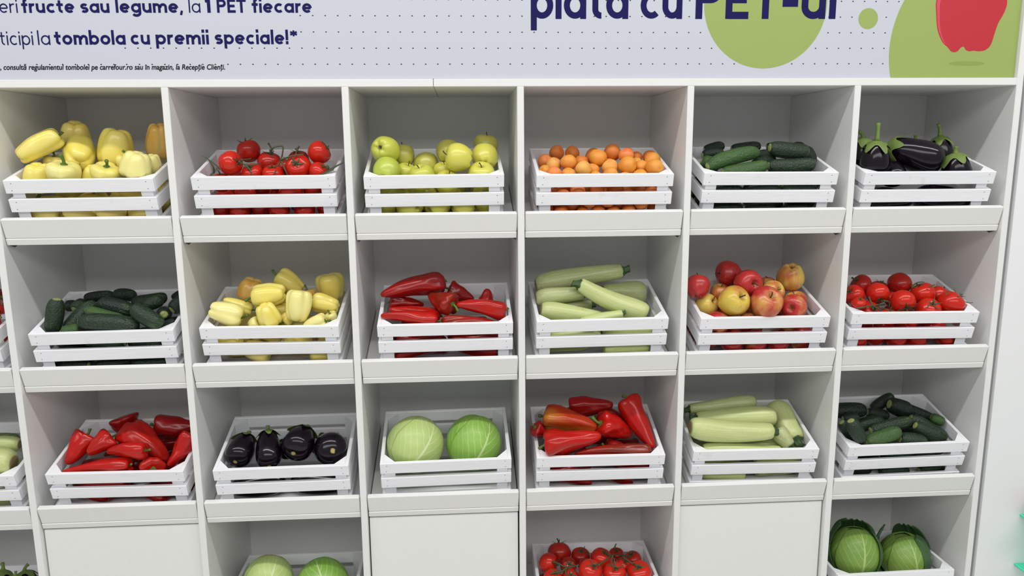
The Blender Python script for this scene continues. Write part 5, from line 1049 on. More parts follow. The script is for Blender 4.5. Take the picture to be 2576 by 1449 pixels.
XD = [-1.8, -1.3464, -.8993, -.4499, -.0004, .4521, .9013]
XD = [(i - 4) * PITCH for i in range(8)]
DX = [0, .0036, .0007, .0001, 0, -.0004, .0021, .0013]
XD = [x + d for x, d in zip(XD, DX)]
for i, x in enumerate(XD):
    top = 2.75 if i == 7 else TOPZ
    upart(MB().box(x - TD / 2, x + TD / 2, 0, DEPTH, 0, top, bev=.0012), 'divider')
upart(MB().box(-1.809, -.2250, 0, DEPTH + .01, TOPZ, TOPZ + .0193, bev=.0012), 'top_board')
upart(MB().box(-.2238, XD[7] - TD / 2, .0003, DEPTH + .01, TOPZ, TOPZ + .0193, bev=.0012), 'top_board')
upart(MB().box(-1.809, XD[7] + TD / 2, DEPTH, DEPTH + .008, 0, 1.83), 'back_panel')
RT = Matrix.Rotation(TH, 4, 'X')


def local_out(mb, name, mat, parent):
    o = mb.out(name, mat)
    o.parent = parent
    return o


for ci in range(7):
    x0, x1 = XD[ci] + TD / 2, XD[ci + 1] - TD / 2
    xc, hw = (x0 + x1) / 2, (x1 - x0) / 2 - .0025
    for row in '1234':
        door = row == '4' and ci in (1, 3, 5)
        if door:
            continue
        if row == '1' and ci == 0:
            pass
        if row == '4':                                   # the lowest boards lie level
            upart(MB().box(x0 + .002, x1 - .002, .002, .40, ROWZ['4'] - .018, ROWZ['4'], bev=.0012), 'bottom_board')
            continue
        sh = MB().box(-hw, hw, -.0006, .40, 0, .018, bev=.0016)
        s = sh.out('shelf', M['lam'])
        s.parent = unit
        s.matrix_parent_inverse = Matrix.Translation(-unit.location)
        s.matrix_basis = Matrix.Translation((xc, .014, ROWZ[row])) @ RT
        f = local_out(MB().box(-hw, hw, .0006, .0160, .0182, .0715, bev=.0022), 'fascia', M['lam'], s)
        if row != '4':
            for sx in (-1, 1):
                b = MB()
                e = sx * hw
                b.add([(e, .004, -.0005), (e - sx * .004, .034, -.0005), (e - sx * .001, .028, -.017), (e - sx * .014, .010, -.0005), (e - sx * .011, .032, -.010)],
                      [(0, 1, 2), (0, 3, 4, 2), (0, 1, 4, 3), (1, 2, 4)])
                local_out(b, 'bracket', M['metal'], s)
for ci in (1, 3, 5):
    x0, x1 = XD[ci] + TD / 2, XD[ci + 1] - TD / 2
    upart(MB().box(x0 + .0035, x1 - .004, .016, .034, .03, ROWZ['3'] - .0035, bev=.0012), 'cupboard_door')
    upart(MB().box(x0, x1, .036, .40, ROWZ['4'] - .018, ROWZ['4']), 'inner_shelf')

# ---------------------------------------------------------------- poster
sign = empty('promotional_sign', (0, .012, 2.1))
tag(sign, 'pale blue promotional sign with navy lettering and green circles above the shelving', 'sign')
PX0, PX1, PZ0, PZ1 = -1.80, XD[7] - TD / 2 - .0005, TOPZ + .0205, 2.70


def spart(mb, name, mat):
    o = mb.out(name, mat)
    o.parent = sign
    o.matrix_parent_inverse = Matrix.Translation(-sign.location)
    return o


spart(MB().box(PX0, PX1, .012, .030, PZ0, PZ1), 'sign_board', m_sign())


def clip_poly(poly):
    def cut(p, ax, val, keep_less):
        res = []
        for i in range(len(p)):
            a, b = p[i], p[(i + 1) % len(p)]
            ia = a[ax] <= val if keep_less else a[ax] >= val
            ib = b[ax] <= val if keep_less else b[ax] >= val
            if ia:
                res.append(a)
            if ia != ib:
                t = (val - a[ax]) / (b[ax] - a[ax])
                res.append((a[0] + t * (b[0] - a[0]), a[1] + t * (b[1] - a[1])))
        return res
    return cut(cut(poly, 0, PX1 - .0008, True), 1, PZ0 + .0006, False)


def flat(name, poly, y, mat):
    return spart(MB().add([(x, y, z) for x, z in poly], [tuple(range(len(poly)))]), name, mat)


YP = .012
for k, (cx, cz, r) in enumerate(POST['circles']):
    pts = clip_poly([(cx + r * math.cos(a * 2 * PI / 96), cz + r * math.sin(a * 2 * PI / 96)) for a in range(96)])
    flat('printed_circle', pts, YP - .0002, M['pgreen'])
sx, sz = POST['shade'][0]
flat('printed_shadow', [(sx + .05 * math.cos(a * PI / 16), sz + .006 * math.sin(a * PI / 16)) for a in range(32)], YP - .0003, M['pgreen2'])
pep = POST['pepper']
_d = []
for i in range(len(pep)):
    p0, p1, p2, p3 = (Vector(pep[(i + k) % len(pep)]) for k in (-1, 0, 1, 2))
    for t in (0, .25, .5, .75):
        _d.append(tuple(.5 * ((2 * p1) + (p2 - p0) * t + (2 * p0 - 5 * p1 + 4 * p2 - p3) * t * t + (3 * p1 - p0 - 3 * p2 + p3) * t ** 3)))
pep = _d
flat('printed_pepper', pep, YP - .0004, M['pred'])
hl = [(x + .003, z) for x, z in pep[0:14]] + [(x + .012 - .0005 * i, z) for i, (x, z) in enumerate(pep[0:14])][::-1]
flat('printed_highlight', hl, YP - .0005, M['ppink'])
def arc(cx, cz, rx, rz, a0, a1, n=None):
    n = n or max(3, int(abs(a1 - a0) / 9))
    return [(cx + rx * math.cos(math.radians(a0 + (a1 - a0) * i / n)), cz + rz * math.sin(math.radians(a0 + (a1 - a0) * i / n))) for i in range(n + 1)]


def glyph(ch, w):
    """strokes (x, z, width) of a geometric sans: x-height 1, caps 1.42, ascender 1.5"""
    h = w / 2
    r = .5 - h
    bowl = arc(.5, .5, r, r, 0, 360)
    d = w * 1.2
    if ch == 'a': return [bowl, [(1 - h, 0), (1 - h, 1)]], 1.0
    if ch == 'o': return [bowl], 1.0
    if ch == 'b': return [bowl, [(h, 0), (h, 1.5)]], 1.0
    if ch == 'p': return [bowl, [(h, -.42), (h, 1)]], 1.0
    if ch == 'g': return [bowl, [(1 - h, 1)] + [(1 - h, .0)] + arc(.5, 0.0, r, .42 - h, 0, -150)], 1.0
    if ch == 'c': return [arc(.52, .5, r, r, 48, 312)], .92
    if ch == 'e': return [arc(.5, .5, r, r, 0, 316), [(h, .5), (1 - h, .5)]], 1.0
    if ch == 'u': return [[(h, 1), (h, .46)] + arc(.46, .46, .46 - h, .46 - h, 180, 360) + [(.92 - h, .46)], [(.92 - h, 1), (.92 - h, 0)]], .92
    if ch == 'n': return [[(h, 0), (h, 1)], arc(.44, .56, .44 - h, .44 - h, 180, 0) + [(.88 - h, 0)]], .88
    if ch == 'm':
        q = .37
        return [[(h, 0), (h, 1)], [(h, .6)] + arc(q + .02, .63, q - h + .02, q - h, 180, 0) + [(2 * q + .04 - h, 0)], [(2 * q + .04 - h, .6)] + arc(3 * q - h + .06, .63, q - h + .02, q - h, 180, 0) + [(4 * q + .08 - 2 * h, 0)]], 4 * q + .08 - h
    if ch == 'r': return [[(h, 0), (h, 1)], arc(.46, .52, .46 - h, .48 - h, 180, 72)], .58
    if ch == 'i': return [[(h, 0), (h, 1)], [(h, 1.2), (h, 1.2 + d)]], w
    if ch == 'l': return [[(h, 0), (h, 1.5)]], w
    if ch == 't': return [[(.3, 1.32), (.3, .36)] + arc(.3 + .26, .36, .26, .36 - h, 180, 275), [(.0, 1 - h), (.66, 1 - h)]], .68
    if ch == 'f': return [[(.3, 0), (.3, 1.18)] + arc(.3 + .24, 1.2, .24, .3 - h, 180, 85), [(0, 1 - h), (.62, 1 - h)]], .62
    if ch == 's':
        rz = (.5 - h) / 2
        return [arc(.41, 1 - h - rz, .41 - h, rz, 32, 270, 18) + arc(.41, h + rz, .41 - h, rz, 90, -148, 18)[1:]], .82
    if ch == 'P': return [[(h, 0), (h, 1.42)], [(h, 1.42 - h), (.55, 1.42 - h)] + arc(.55, 1.0, .42 - h, .42 - h, 90, -90) + [(h, .58 + h)]], .98
    if ch == 'E': return [[(h, 0), (h, 1.42)], [(h, h), (.86, h)], [(h, .71), (.78, .71)], [(h, 1.42 - h), (.86, 1.42 - h)]], .86
    if ch == 'T': return [[(.5, 0), (.5, 1.42)], [(0, 1.42 - h), (1, 1.42 - h)]], 1.0
    if ch == '1': return [[(.0, 1.25), (.36 - h, 1.42 - h)], [(.36 - h, 0), (.36 - h, 1.42)]], .36
    if ch == '-': return [[(0, .58), (.58, .58)]], .58
    if ch == '!': return [[(h, .42), (h, 1.5)], [(h, 0), (h, d)]], w
    if ch == ',': return [[(w * .75, .22), (w * .3, -.24)]], w
    if ch == '*': return [[(.3 - .28 * math.cos(k * PI / 3 + PI / 6), 1.12 - .3 * math.sin(k * PI / 3 + PI / 6)), (.3 + .28 * math.cos(k * PI / 3 + PI / 6), 1.12 + .3 * math.sin(k * PI / 3 + PI / 6))] for k in range(3)], .6
    return [], .4


def stroke(mb, pts, w, y, m=0):
    n = len(pts)
    L, Rr = [], []
    for i in range(n):
        a = pts[max(0, i - 1)]
        b = pts[min(n - 1, i + 1)]
        if i == 0 and n > 3 and math.dist(pts[0], pts[-1]) < 1e-5:
            a = pts[-2]
        if i == n - 1 and n > 3 and math.dist(pts[0], pts[-1]) < 1e-5:
            b = pts[1]
        dx, dz = b[0] - a[0], b[1] - a[1]
        k = math.hypot(dx, dz) or 1
        nx, nz = -dz / k * w / 2, dx / k * w / 2
        L.append((pts[i][0] + nx, pts[i][1] + nz))
        Rr.append((pts[i][0] - nx, pts[i][1] - nz))
    vs = [(p[0], y, p[1]) for p in L + Rr]
    mb.add(vs, [(i, i + 1, n + i + 1, n + i) for i in range(n - 1)], m)


yy = 0
for wi, (txt, ax, az, bx, bz, xh, w) in enumerate(POST['words']):
    adv, items = 0, []
    gap = .13 if w > .2 else .2
    for ch in txt:
        st, a = glyph(ch, w)
        items.append((adv, st))
        adv += a + gap
    adv -= gap
    k = (bx - ax) / adv                          # metres per unit in x
    mb = MB()
    for off, st in items:
        for si, s in enumerate(st):
            y = YP - .0005 - .00001 * si
            pts = [(ax + (off + p[0]) * k, az + (bz - az) * (off + p[0]) / adv + p[1] * xh) for p in s]
            stroke(mb, pts, w * (k + xh) / 2, y)
    spart(mb, 'lettering', M['ink'])
fc = bpy.data.curves.new('small_print', 'FONT')
fc.body = ', consultă regulamentul tombolei pe carrefour.ro sau în magazin, la Recepție Clienți.'
fc.size = 1
fc.shear = .2
fc.offset = .019
fo = bpy.data.objects.new('small_print', fc)
C.objects.link(fo)
bpy.context.view_layer.update()
(fx0, fz0), (fx1, fz1), fh = POST['small']
fw = fo.dimensions.x
sx_ = (fx1 - fx0) / fw
pm = bpy.data.meshes.new_from_object(fo.evaluated_get(bpy.context.evaluated_depsgraph_get()))
bpy.data.objects.remove(fo)
pm.transform(Matrix.Translation((fx0, YP - .0005, fz0)) @ Matrix.Rotation(PI / 2, 4, 'X') @ Matrix.Diagonal((sx_, sx_ * 1.12, 1, 1)))
pm.materials.clear()
pm.materials.append(M['black'])
po = bpy.data.objects.new('small_print', pm)
C.objects.link(po)
po.parent = sign
po.matrix_parent_inverse = Matrix.Translation(-sign.location)

# ---------------------------------------------------------------- crate prototype


def make_crate():
    root = empty('wooden_crate')
    hw = CW / 2
    zz = [(-.035, 0), (-.0857, -.0507), (-.1385, -.1110)]

    def cp(mb, name):
        o = mb.out(name, [M['crate'], M['nail']])
        o.parent = root
    for z0, z1 in zz:
        mb = MB().box(-hw, hw, 0, .010, z0, z1, bev=.001)
        for sx in (-1, 1):
            for dz in (.0095, -.0095):
                mb.disc_y(sx * (hw - .0165 - .002 * (dz > 0)), -.0003, (z0 + z1) / 2 + dz, .0012, 6, 1)
        cp(mb, 'front_slat')
        cp(MB().box(-hw, hw, CD - .010, CD, z0, z1, bev=.001), 'back_slat')
        for sx in (-1, 1):
            a, b = sx * hw, sx * (hw - .010)
            cp(MB().box(min(a, b), max(a, b), .0105, CD - .0105, z0, z1, bev=.001), 'side_slat')
    for sx in (-1, 1):
        for y, sy in ((.0102, 1), (CD - .0102, -1)):
            x = sx * (hw - .0102)
            o = fix_normals(MB().prism([(x, y), (x - sx * .030, y), (x, y + sy * .034)], -.1375, -.0008).out('corner_post', M['crate']))
            o.parent = root
    for i in range(4):
        y = .006 + i * .0632
        cp(MB().box(-hw + .004, hw - .004, y, y + .048, -CH, -.1375, bev=.001), 'floor_board')
    return root


crate0 = make_crate()
used = False
CMAT = {}
for key, (kind, pose, label, items) in CRATES.items():
    if not used:
        r, used = crate0, True
    else:
        r = crate0.copy()
        C.objects.link(r)
        for ch in crate0.children:
            c = ch.copy()
            c.parent = r
            C.objects.link(c)
    mat = Matrix.Translation(pose[:3]) @ Matrix.Rotation(pose[4], 4, 'X') @ Matrix.Rotation(pose[3], 4, 'Z') @ Matrix.Translation((0, 0, .0008))
    r.matrix_world = mat
    CMAT[key] = mat
    tag(r, label, 'crate', 'white wooden produce crates')

# ---------------------------------------------------------------- produce shapes


def spline(prof, n):
    pts = [Vector(p) for p in prof]
    dense = []
    for i in range(len(pts) - 1):
        p0, p1, p2, p3 = pts[max(0, i - 1)], pts[i], pts[i + 1], pts[min(len(pts) - 1, i + 2)]
        for j in range(12):
            t = j / 12
            dense.append(.5 * ((2 * p1) + (p2 - p0) * t + (2 * p0 - 5 * p1 + 4 * p2 - p3) * t * t + (3 * p1 - p0 - 3 * p2 + p3) * t ** 3))
    dense.append(pts[-1])
    s = [0]
    for a, b in zip(dense, dense[1:]):
        s.append(s[-1] + (b - a).length)
    res = []
    k = 0
    for i in range(n + 1):
        t = s[-1] * i / n
        while k < len(s) - 2 and s[k + 1] < t:
            k += 1
        u = (t - s[k]) / max(1e-9, s[k + 1] - s[k])
        p = dense[k].lerp(dense[k + 1], u)
        res.append((max(0, p[0]), p[1]))
    return res


PROFILE = dict(
    yellow_pepper=[(0, .035), (.2, .012), (.42, .0), (.62, .03), (.76, .12), (.88, .30), (.96, .52), (1, .72), (.97, .86), (.82, .96), (.55, 1.0), (.3, .975), (.12, .945), (0, .94)],
    red_pepper=[(0, 0), (.14, .008), (.28, .045), (.46, .17), (.64, .36), (.82, .58), (.95, .78), (1, .89), (.93, .965), (.66, 1.0), (.36, .985), (.14, .96), (0, .955)],
    cucumber=[(0, 0), (.34, .008), (.62, .04), (.88, .14), (.99, .32), (1, .6), (.94, .80), (.76, .925), (.46, .985), (.2, 1.0), (0, 1.0)],
    zucchini=[(0, .006), (.25, .0), (.55, .012), (.83, .06), (.98, .17), (.99, .30), (.90, .52), (.80, .72), (.72, .9), (.66, .97), (.5, 1.0), (0, 1.0)],
    aubergine=[(0, .012), (.14, .0), (.42, .015), (.72, .07), (.93, .18), (1, .32), (.96, .5), (.84, .7), (.68, .86), (.5, .96), (.28, 1.0), (0, 1.0)],
    apple=[(0, .12), (.10, .09), (.22, .035), (.42, .0), (.66, .07), (.88, .27), (.99, .50), (.98, .68), (.84, .87), (.60, .98), (.38, 1.0), (.22, .96), (.10, .88), (0, .83)],
    tomato=[(0, .012), (.2, .0), (.5, .045), (.78, .19), (.96, .42), (1, .56), (.93, .76), (.72, .92), (.45, .99), (.25, .985), (.1, .955), (0, .945)],
    apricot=[(0, .0), (.25, .015), (.55, .09), (.85, .3), (.99, .52), (.95, .72), (.75, .9), (.45, .985), (.22, .995), (.08, .965), (0, .955)],
    berry=[(0, 0), (.5, .07), (.87, .25), (1, .5), (.87, .75), (.5, .93), (0, 1)],
)
LOBE = dict(yellow_pepper=(4, .23), red_pepper=(3, .16), cucumber=(9, .018), zucchini=(5, .03), aubergine=(1, 0), apple=(5, .05), tomato=(6, .035), apricot=(1, .0), berry=(1, 0))
NUV = dict(yellow_pepper=(36, 26), red_pepper=(32, 30), cucumber=(24, 22), zucchini=(28, 24), aubergine=(32, 24), apple=(32, 24), tomato=(30, 20), apricot=(28, 18), berry=(14, 10))


def lathe(kind, R, L, rnd, bend=0.0, prof=None):
    nu, nv = NUV[kind]
    pf = spline(prof or PROFILE[kind], nv)
    nl, dl = LOBE[kind]
    if kind == 'yellow_pepper':
        nl = rnd.choice((3, 4, 4))
    ph = rnd.uniform(0, 6.28)
    lob = [rnd.uniform(.6, 1.25) for _ in range(12)]
    s1, s2, s3 = (rnd.uniform(0, 50) for _ in range(3))
    wob = dict(yellow_pepper=.10, red_pepper=.24, cucumber=.07, zucchini=.05, aubergine=.05, apple=.05, tomato=.05, apricot=.04).get(kind, 0)
    lean = rnd.uniform(-.07, .07) if kind in ('apple', 'tomato', 'yellow_pepper') else 0
    twist = rnd.uniform(-.6, .6) if kind == 'red_pepper' else 0
    vs, rest = [], []
    for (pr, pz) in pf[1:-1]:
        for j in range(nu):
            th = 2 * PI * j / nu + twist * pz
            r = pr
            g = 0
            dz = 0
            if kind in ('yellow_pepper', 'red_pepper'):
                g = (1 - abs(math.sin(nl * th / 2 + ph))) ** 2
                k = int((nl * th / 2 + ph) // PI) % nl
                wt = .45 + .75 * abs(pz - .45) ** 1.0 if kind == 'yellow_pepper' else .25 + 1.0 * pz
                r *= 1 - dl * g * wt * (1.2 if pz < .2 or pz > .8 else 1.0)
                if pz < .3 and kind == 'yellow_pepper':
                    dz = (.05 * g - .035 * (lob[k] - .9)) * (1 - pz / .3)
                if pz > .8:
                    dz = -.03 * g * (pz - .8) / .2 + .02 * (lob[k] - .9) * (pz - .8) / .2
            elif kind == 'apple':
                r *= 1 + dl * math.cos(5 * th + ph) * (max(0, .5 - pz) * 1.4)
                dz = .03 * math.cos(5 * th + ph) * max(0, .25 - pz) * 4 * (pr > .15)
            elif kind == 'tomato':
                r *= 1 - dl * (1 - abs(math.sin(nl * th / 2 + ph))) * max(0, pz - .3) * 1.6
            elif kind == 'apricot':
                d = (th - PI + PI) % (2 * PI)
                d = min(d, 2 * PI - d)
                r *= 1 - .13 * math.exp(-(d / .15) ** 2) * (.35 + .65 * pz) + .02 * math.cos(2 * th)
            elif kind in ('zucchini', 'cucumber'):
                r *= 1 + dl * math.cos(nl * th + ph) * (pz if kind == 'zucchini' else 1)
            q = Vector((math.cos(th) * 1.2 + s1, math.sin(th) * 1.2 + s2, pz * (2.5 if L > 2.4 * R else 1.5) + s3))
            r *= 1 + wob * noise.noise(q)
            if kind == 'red_pepper':
                r *= 1 + .07 * noise.noise(q * 2.7) * (.4 + pz)
            x, y, z = r * R * math.cos(th), r * R * math.sin(th), (pz + dz - .5) * L
            x += bend * L * (1 - (2 * pz - 1) ** 2) + lean * z
            vs.append((x, y, z))
            rest.append((pr * math.cos(th), pr * math.sin(th), pz))
    n = len(pf) - 2
    b0 = len(vs)
    vs.append((0, 0, (pf[0][1] - .5) * L))
    rest.append((0, 0, 0))
    vs.append((0, 0, (pf[-1][1] - .5) * L))
    rest.append((0, 0, 1))
    fs = []
    for i in range(n - 1):
        for j in range(nu):
            a, b = i * nu + j, i * nu + (j + 1) % nu
            fs.append((a, b, b + nu, a + nu))
    for j in range(nu):
        fs.append((b0, (j + 1) % nu, j))
        fs.append((b0 + 1, (n - 1) * nu + j, (n - 1) * nu + (j + 1) % nu))
    return vs, fs, rest, pf


def tube(pts, radii, ns=8, flat_=None, cap=True):
    """round (or flattened) tube along points"""
    P = [Vector(p) for p in pts]
    vs, fs = [], []
    up = Vector((.31, .2, .93))
    for i, p in enumerate(P):
        t = (P[min(i + 1, len(P) - 1)] - P[max(i - 1, 0)])
        t = t.normalized() if t.length > 0 else Vector((0, 0, 1))
        s = t.cross(up)
        if s.length < .05:
            s = t.cross(Vector((1, 0, 0)))
        s.normalize()
        w = s.cross(t).normalized()
        r = radii[i]
        for j in range(ns):
            a = 2 * PI * j / ns
            vs.append(p + s * (math.cos(a) * r) + w * (math.sin(a) * r * (flat_ if flat_ else 1)))
    for i in range(len(P) - 1):
        for j in range(ns):
            a, b = i * ns + j, i * ns + (j + 1) % ns
            fs.append((a, b, b + ns, a + ns))
    if cap:
        fs.append(tuple(range(ns))[::-1])
        fs.append(tuple(range((len(P) - 1) * ns, len(P) * ns)))
    return vs, fs


def join(*parts):
    V, F = [], []
    for v, f in parts:
        b = len(V)
        V += list(v)
        F += [tuple(i + b for i in q) for q in f]
    return V, F


def curve_pts(z0, length, bend, n=6, ang=0.0):
    res = []
    for i in range(n + 1):
        t = i / n
        res.append((bend * t * t * math.cos(ang), bend * t * t * math.sin(ang), z0 + length * t * (1 - .15 * t)))
    return res


def cap_star(R, z, rise, n, amp, rin=.0, nu=30):
    """thin green cap lying on a shoulder: a dome whose edge has n lobes"""
    vs, fs = [], []
    rings = 4
    for i in range(rings + 1):
        t = i / rings
        for j in range(nu):
            th = 2 * PI * j / nu
            rr = R * t * (1 + amp * math.cos(n * th) * t)
            vs.append((rr * math.cos(th), rr * math.sin(th), z + rise * (1 - t ** 2.2)))
    for i in range(rings):
        for j in range(nu):
            a, b = i * nu + j, i * nu + (j + 1) % nu
            fs.append((a, b, b + nu, a + nu))
    return vs, fs


COL = dict(
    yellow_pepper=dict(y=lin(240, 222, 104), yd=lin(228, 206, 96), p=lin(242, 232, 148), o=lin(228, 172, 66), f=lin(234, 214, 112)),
    red_pepper=dict(r=(*lin(188, 20, 14)[:3], .3), rd=(*lin(152, 14, 16)[:3], .3), b=(*lin(150, 30, 18)[:3], .95), y=(*lin(204, 138, 44)[:3], .55), f=(*lin(150, 18, 16)[:3], .3)),
    cucumber=dict(d=lin(24, 38, 31), m=lin(34, 52, 37), l=lin(62, 92, 48), f=lin(30, 46, 34)),
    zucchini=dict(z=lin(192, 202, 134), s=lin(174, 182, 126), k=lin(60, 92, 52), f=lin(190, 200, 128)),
    aubergine=dict(p=W1, f=W1),
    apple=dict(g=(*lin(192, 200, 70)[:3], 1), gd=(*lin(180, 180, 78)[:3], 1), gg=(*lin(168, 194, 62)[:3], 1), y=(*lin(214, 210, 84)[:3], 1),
               R=(*lin(226, 170, 80)[:3], .12), Y=(*lin(226, 194, 92)[:3], .54), O=(*lin(228, 172, 84)[:3], .38), Yg=(*lin(214, 180, 62)[:3], .62), P=(*lin(228, 180, 110)[:3], .3)),
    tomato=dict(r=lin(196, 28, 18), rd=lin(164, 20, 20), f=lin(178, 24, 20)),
    apricot=dict(o=(*lin(234, 158, 62)[:3], 1), a=(*lin(238, 178, 88)[:3], 1), od=(*lin(222, 130, 56)[:3], 1), pk=(*lin(236, 140, 72)[:3], 0), f=(*lin(226, 128, 54)[:3], 1)),
    cabbage=dict(l=W1, g=W1, k=W1, K=W1),
)
COL['apple']['f'] = COL['apple']['y']
COL['apple']['fr'] = COL['apple']['R']
GROUP = dict(yellow_pepper='yellow peppers', red_pepper='red peppers', cucumber='cucumbers', zucchini='zucchini', aubergine='aubergines', apple='apples', tomato='tomatoes', apricot='apricots', cabbage='cabbages')
CAT = dict(yellow_pepper='pepper', red_pepper='pepper')


def add_parts(kind, root, R, L, rnd, extra=0, bend=0, visible=True):
    """the green parts of one fruit; its axis is z, stem end up"""
    zt = L / 2
    if kind in ('yellow_pepper', 'red_pepper'):
        zb = zt * .9
        sl = R * rnd.uniform(.55, .8)
        rs = R * .11
        cp = cap_star(R * (.30 if kind == 'yellow_pepper' else .46), zb - R * .02, R * .10, 5, .12)
        pts = curve_pts(zb, sl, R * rnd.uniform(.1, .45), 6, rnd.uniform(0, 6.28))
        v, f = join(cp, tube(pts, [rs * 1.3, rs, rs * .9, rs * .9, rs, rs * 1.15, rs * 1.25], 8))
        build('stem', v, f, M['stem'], root, True)
    elif kind == 'tomato':
        parts = []
        n = 5
        a0 = rnd.uniform(0, 6.28)
        zs = zt * .9
        for k in range(n):
            a = a0 + 2 * PI * k / n + rnd.uniform(-.2, .2)
            ln = R * rnd.uniform(.5, .85)
            lift = R * rnd.uniform(-.05, .35)
            pts, rad = [], []
            for i in range(6):
                t = i / 5
                rr = .04 * R + ln * t
                zz = zs + R * .07 + (lift * t * t) - (R * .22 * max(0, t - .4) if lift < .2 * R else 0)
                pts.append((rr * math.cos(a + .25 * t), rr * math.sin(a + .25 * t), zz))
                rad.append(R * (.05, .085, .075, .055, .035, .008)[i])
            parts.append(tube(pts, rad, 6, .4))
        pts = curve_pts(zs, R * rnd.uniform(.3, .6), R * rnd.uniform(.05, .3), 4, rnd.uniform(0, 6.28))
        parts.append(tube(pts, [R * .07, R * .055, R * .05, R * .055, R * .065], 7))
        v, f = join(*parts)
        build('calyx', v, f, M['vine'], root, True)
    elif kind == 'apple':
        zs = zt * .64
        pts = curve_pts(zs, R * rnd.uniform(.55, .8), R * rnd.uniform(.05, .3), 5, rnd.uniform(0, 6.28))
        v, f = tube(pts, [R * .045, R * .038, R * .034, R * .034, R * .04, R * .055], 7)
        build('stem', v, f, M['wood'], root, True)
    elif kind == 'zucchini':
        r0 = R * .50
        sl = R * rnd.uniform(.55, .75)
        vs, fs = [], []
        nu = 20
        prof = [(1.0, -.05), (1.08, .06), (.86, .2), (.62, .45), (.58, .75), (.66, 1.0)]
        bx, by = rnd.uniform(-.25, .25), rnd.uniform(-.25, .25)
        for (pr, pz) in prof:
            for j in range(nu):
                th = 2 * PI * j / nu
                rr = r0 * pr * (1 + .16 * math.cos(5 * th) * (1 if pz > 0 else .3))
                vs.append((rr * math.cos(th) + bx * R * pz * pz, rr * math.sin(th) + by * R * pz * pz, zt * .985 + sl * pz))
        for i in range(len(prof) - 1):
            for j in range(nu):
                a, b = i * nu + j, i * nu + (j + 1) % nu
                fs.append((a, b, b + nu, a + nu))
        fs.append(tuple(range((len(prof) - 1) * nu, len(prof) * nu)))
        build('stem', vs, fs, M['dstem'], root, True)
    elif kind == 'aubergine':
        nu, rings = 40, 7
        pf = spline(PROFILE['aubergine'], 60)

        def rad(z):
            best = min((abs(p[1] - z), p[0]) for p in pf[20:])
            return best[1]
        vs, fs = [], []
        a0 = rnd.uniform(0, 6.28)
        for i in range(rings + 1):
            t = i / rings
            for j in range(nu):
                th = 2 * PI * j / nu
                lobe = (.5 + .5 * math.cos(5 * th + a0)) ** 1.6
                ln = R * (.20 + .62 * lobe * (.85 + .2 * math.sin(3 * th)))
                if t < .3:
                    rr = R * .30 * (t / .3) ** .8
                    z = zt + R * (.12 - .07 * t / .3)
                else:
                    u = (t - .3) / .7
                    z = zt + R * .05 - (ln + R * .05) * u
                    rr = max(R * .30, R * rad(min(1.0, .5 + z / L)) * 1.11 + .0014)
                    rr += R * .10 * u * u * lobe
                x, y = rr * math.cos(th) , rr * math.sin(th)
                x += bend * L * (1 - (2 * (z / L + .5) - 1) ** 2)
                vs.append((x, y, z))
        for i in range(rings):
            for j in range(nu):
                a, b = i * nu + j, i * nu + (j + 1) % nu
                fs.append((a, b, b + nu, a + nu))
        ln = R * (.55 + extra * 1.0)
        pts = curve_pts(zt + R * .05, ln, R * rnd.uniform(-.2, .25) * (0 if extra > .8 else 1) + .004, 6, rnd.uniform(0, 6.28))
        rs = R * .15
        v, f = join((vs, fs), tube(pts, [rs * 1.5, rs * 1.1, rs * .95, rs * .9, rs * .9, rs, rs * 1.15], 9))
        build('calyx', v, f, M['auc'], root, True)


# cabbage ----------------------------------------------------


def leaf_patch(R, off, az, lift, span, width, rnd, curl=.0, ruffle=.0, start=-1.25, n=34, thick=.0016):
    """leaf wrapped on a sphere of radius R: its midrib climbs the meridian at azimuth az from latitude start over span radians"""
    sd = rnd.uniform(0, 60)
    vs, vv, fs = [], [], []
    nq = 34
    for i in range(n + 1):
        s = i / n
        lat = start + span * s
        wd = width * (math.sin(PI * min(1, .16 + .80 * s)) ** .55)
        for j in range(nq + 1):
            q = -1 + 2 * j / nq
            edge = max(abs(q) ** 3, max(0, s - .7) / .3 * .9 if s > .7 else 0)
            # point on the sphere: rotate from the meridian by q*wd
            mid = Vector((math.cos(lat), 0, math.sin(lat)))
            side = Vector((0, 1, 0))
            d = mid * math.cos(q * wd) + side * math.sin(q * wd)
            rr = R * (1 + off)
            rr += R * (curl * edge ** 2 + lift * s * s)
            nz_ = noise.noise(Vector((d.x * 2.2 + sd, d.y * 2.2, d.z * 2.2)))
            rr += R * .010 * nz_
            if ruffle:
                rr += R * ruffle * edge * math.sin(11 * q + 9 * s + sd) * (1 + .6 * noise.noise(Vector((q * 3, s * 5, sd))))
            p = d * rr
            vs.append(p)
            vv.append((s, q, 0))
    m = nq + 1
    for i in range(n):
        for j in range(nq):
            a = i * m + j
            fs.append((a, a + 1, a + m + 1, a + m))
    rot = Matrix.Rotation(az, 3, 'Z')
    vs = [rot @ v for v in vs]
    # give the leaf its thickness: an inner skin and a rim
    k = len(vs)
    inner = [v * (1 - thick / max(.02, v.length)) for v in vs]
    fs2 = [tuple(x + k for x in f[::-1]) for f in fs]
    rim = [j for j in range(m)] + [i * m + nq for i in range(1, n + 1)] + [n * m + j for j in range(nq - 1, -1, -1)] + [i * m for i in range(n - 1, 0, -1)]
    side = [(rim[(a + 1) % len(rim)], rim[a], rim[a] + k, rim[(a + 1) % len(rim)] + k) for a in range(len(rim))]
    return vs + inner, fs + fs2 + side, vv + vv


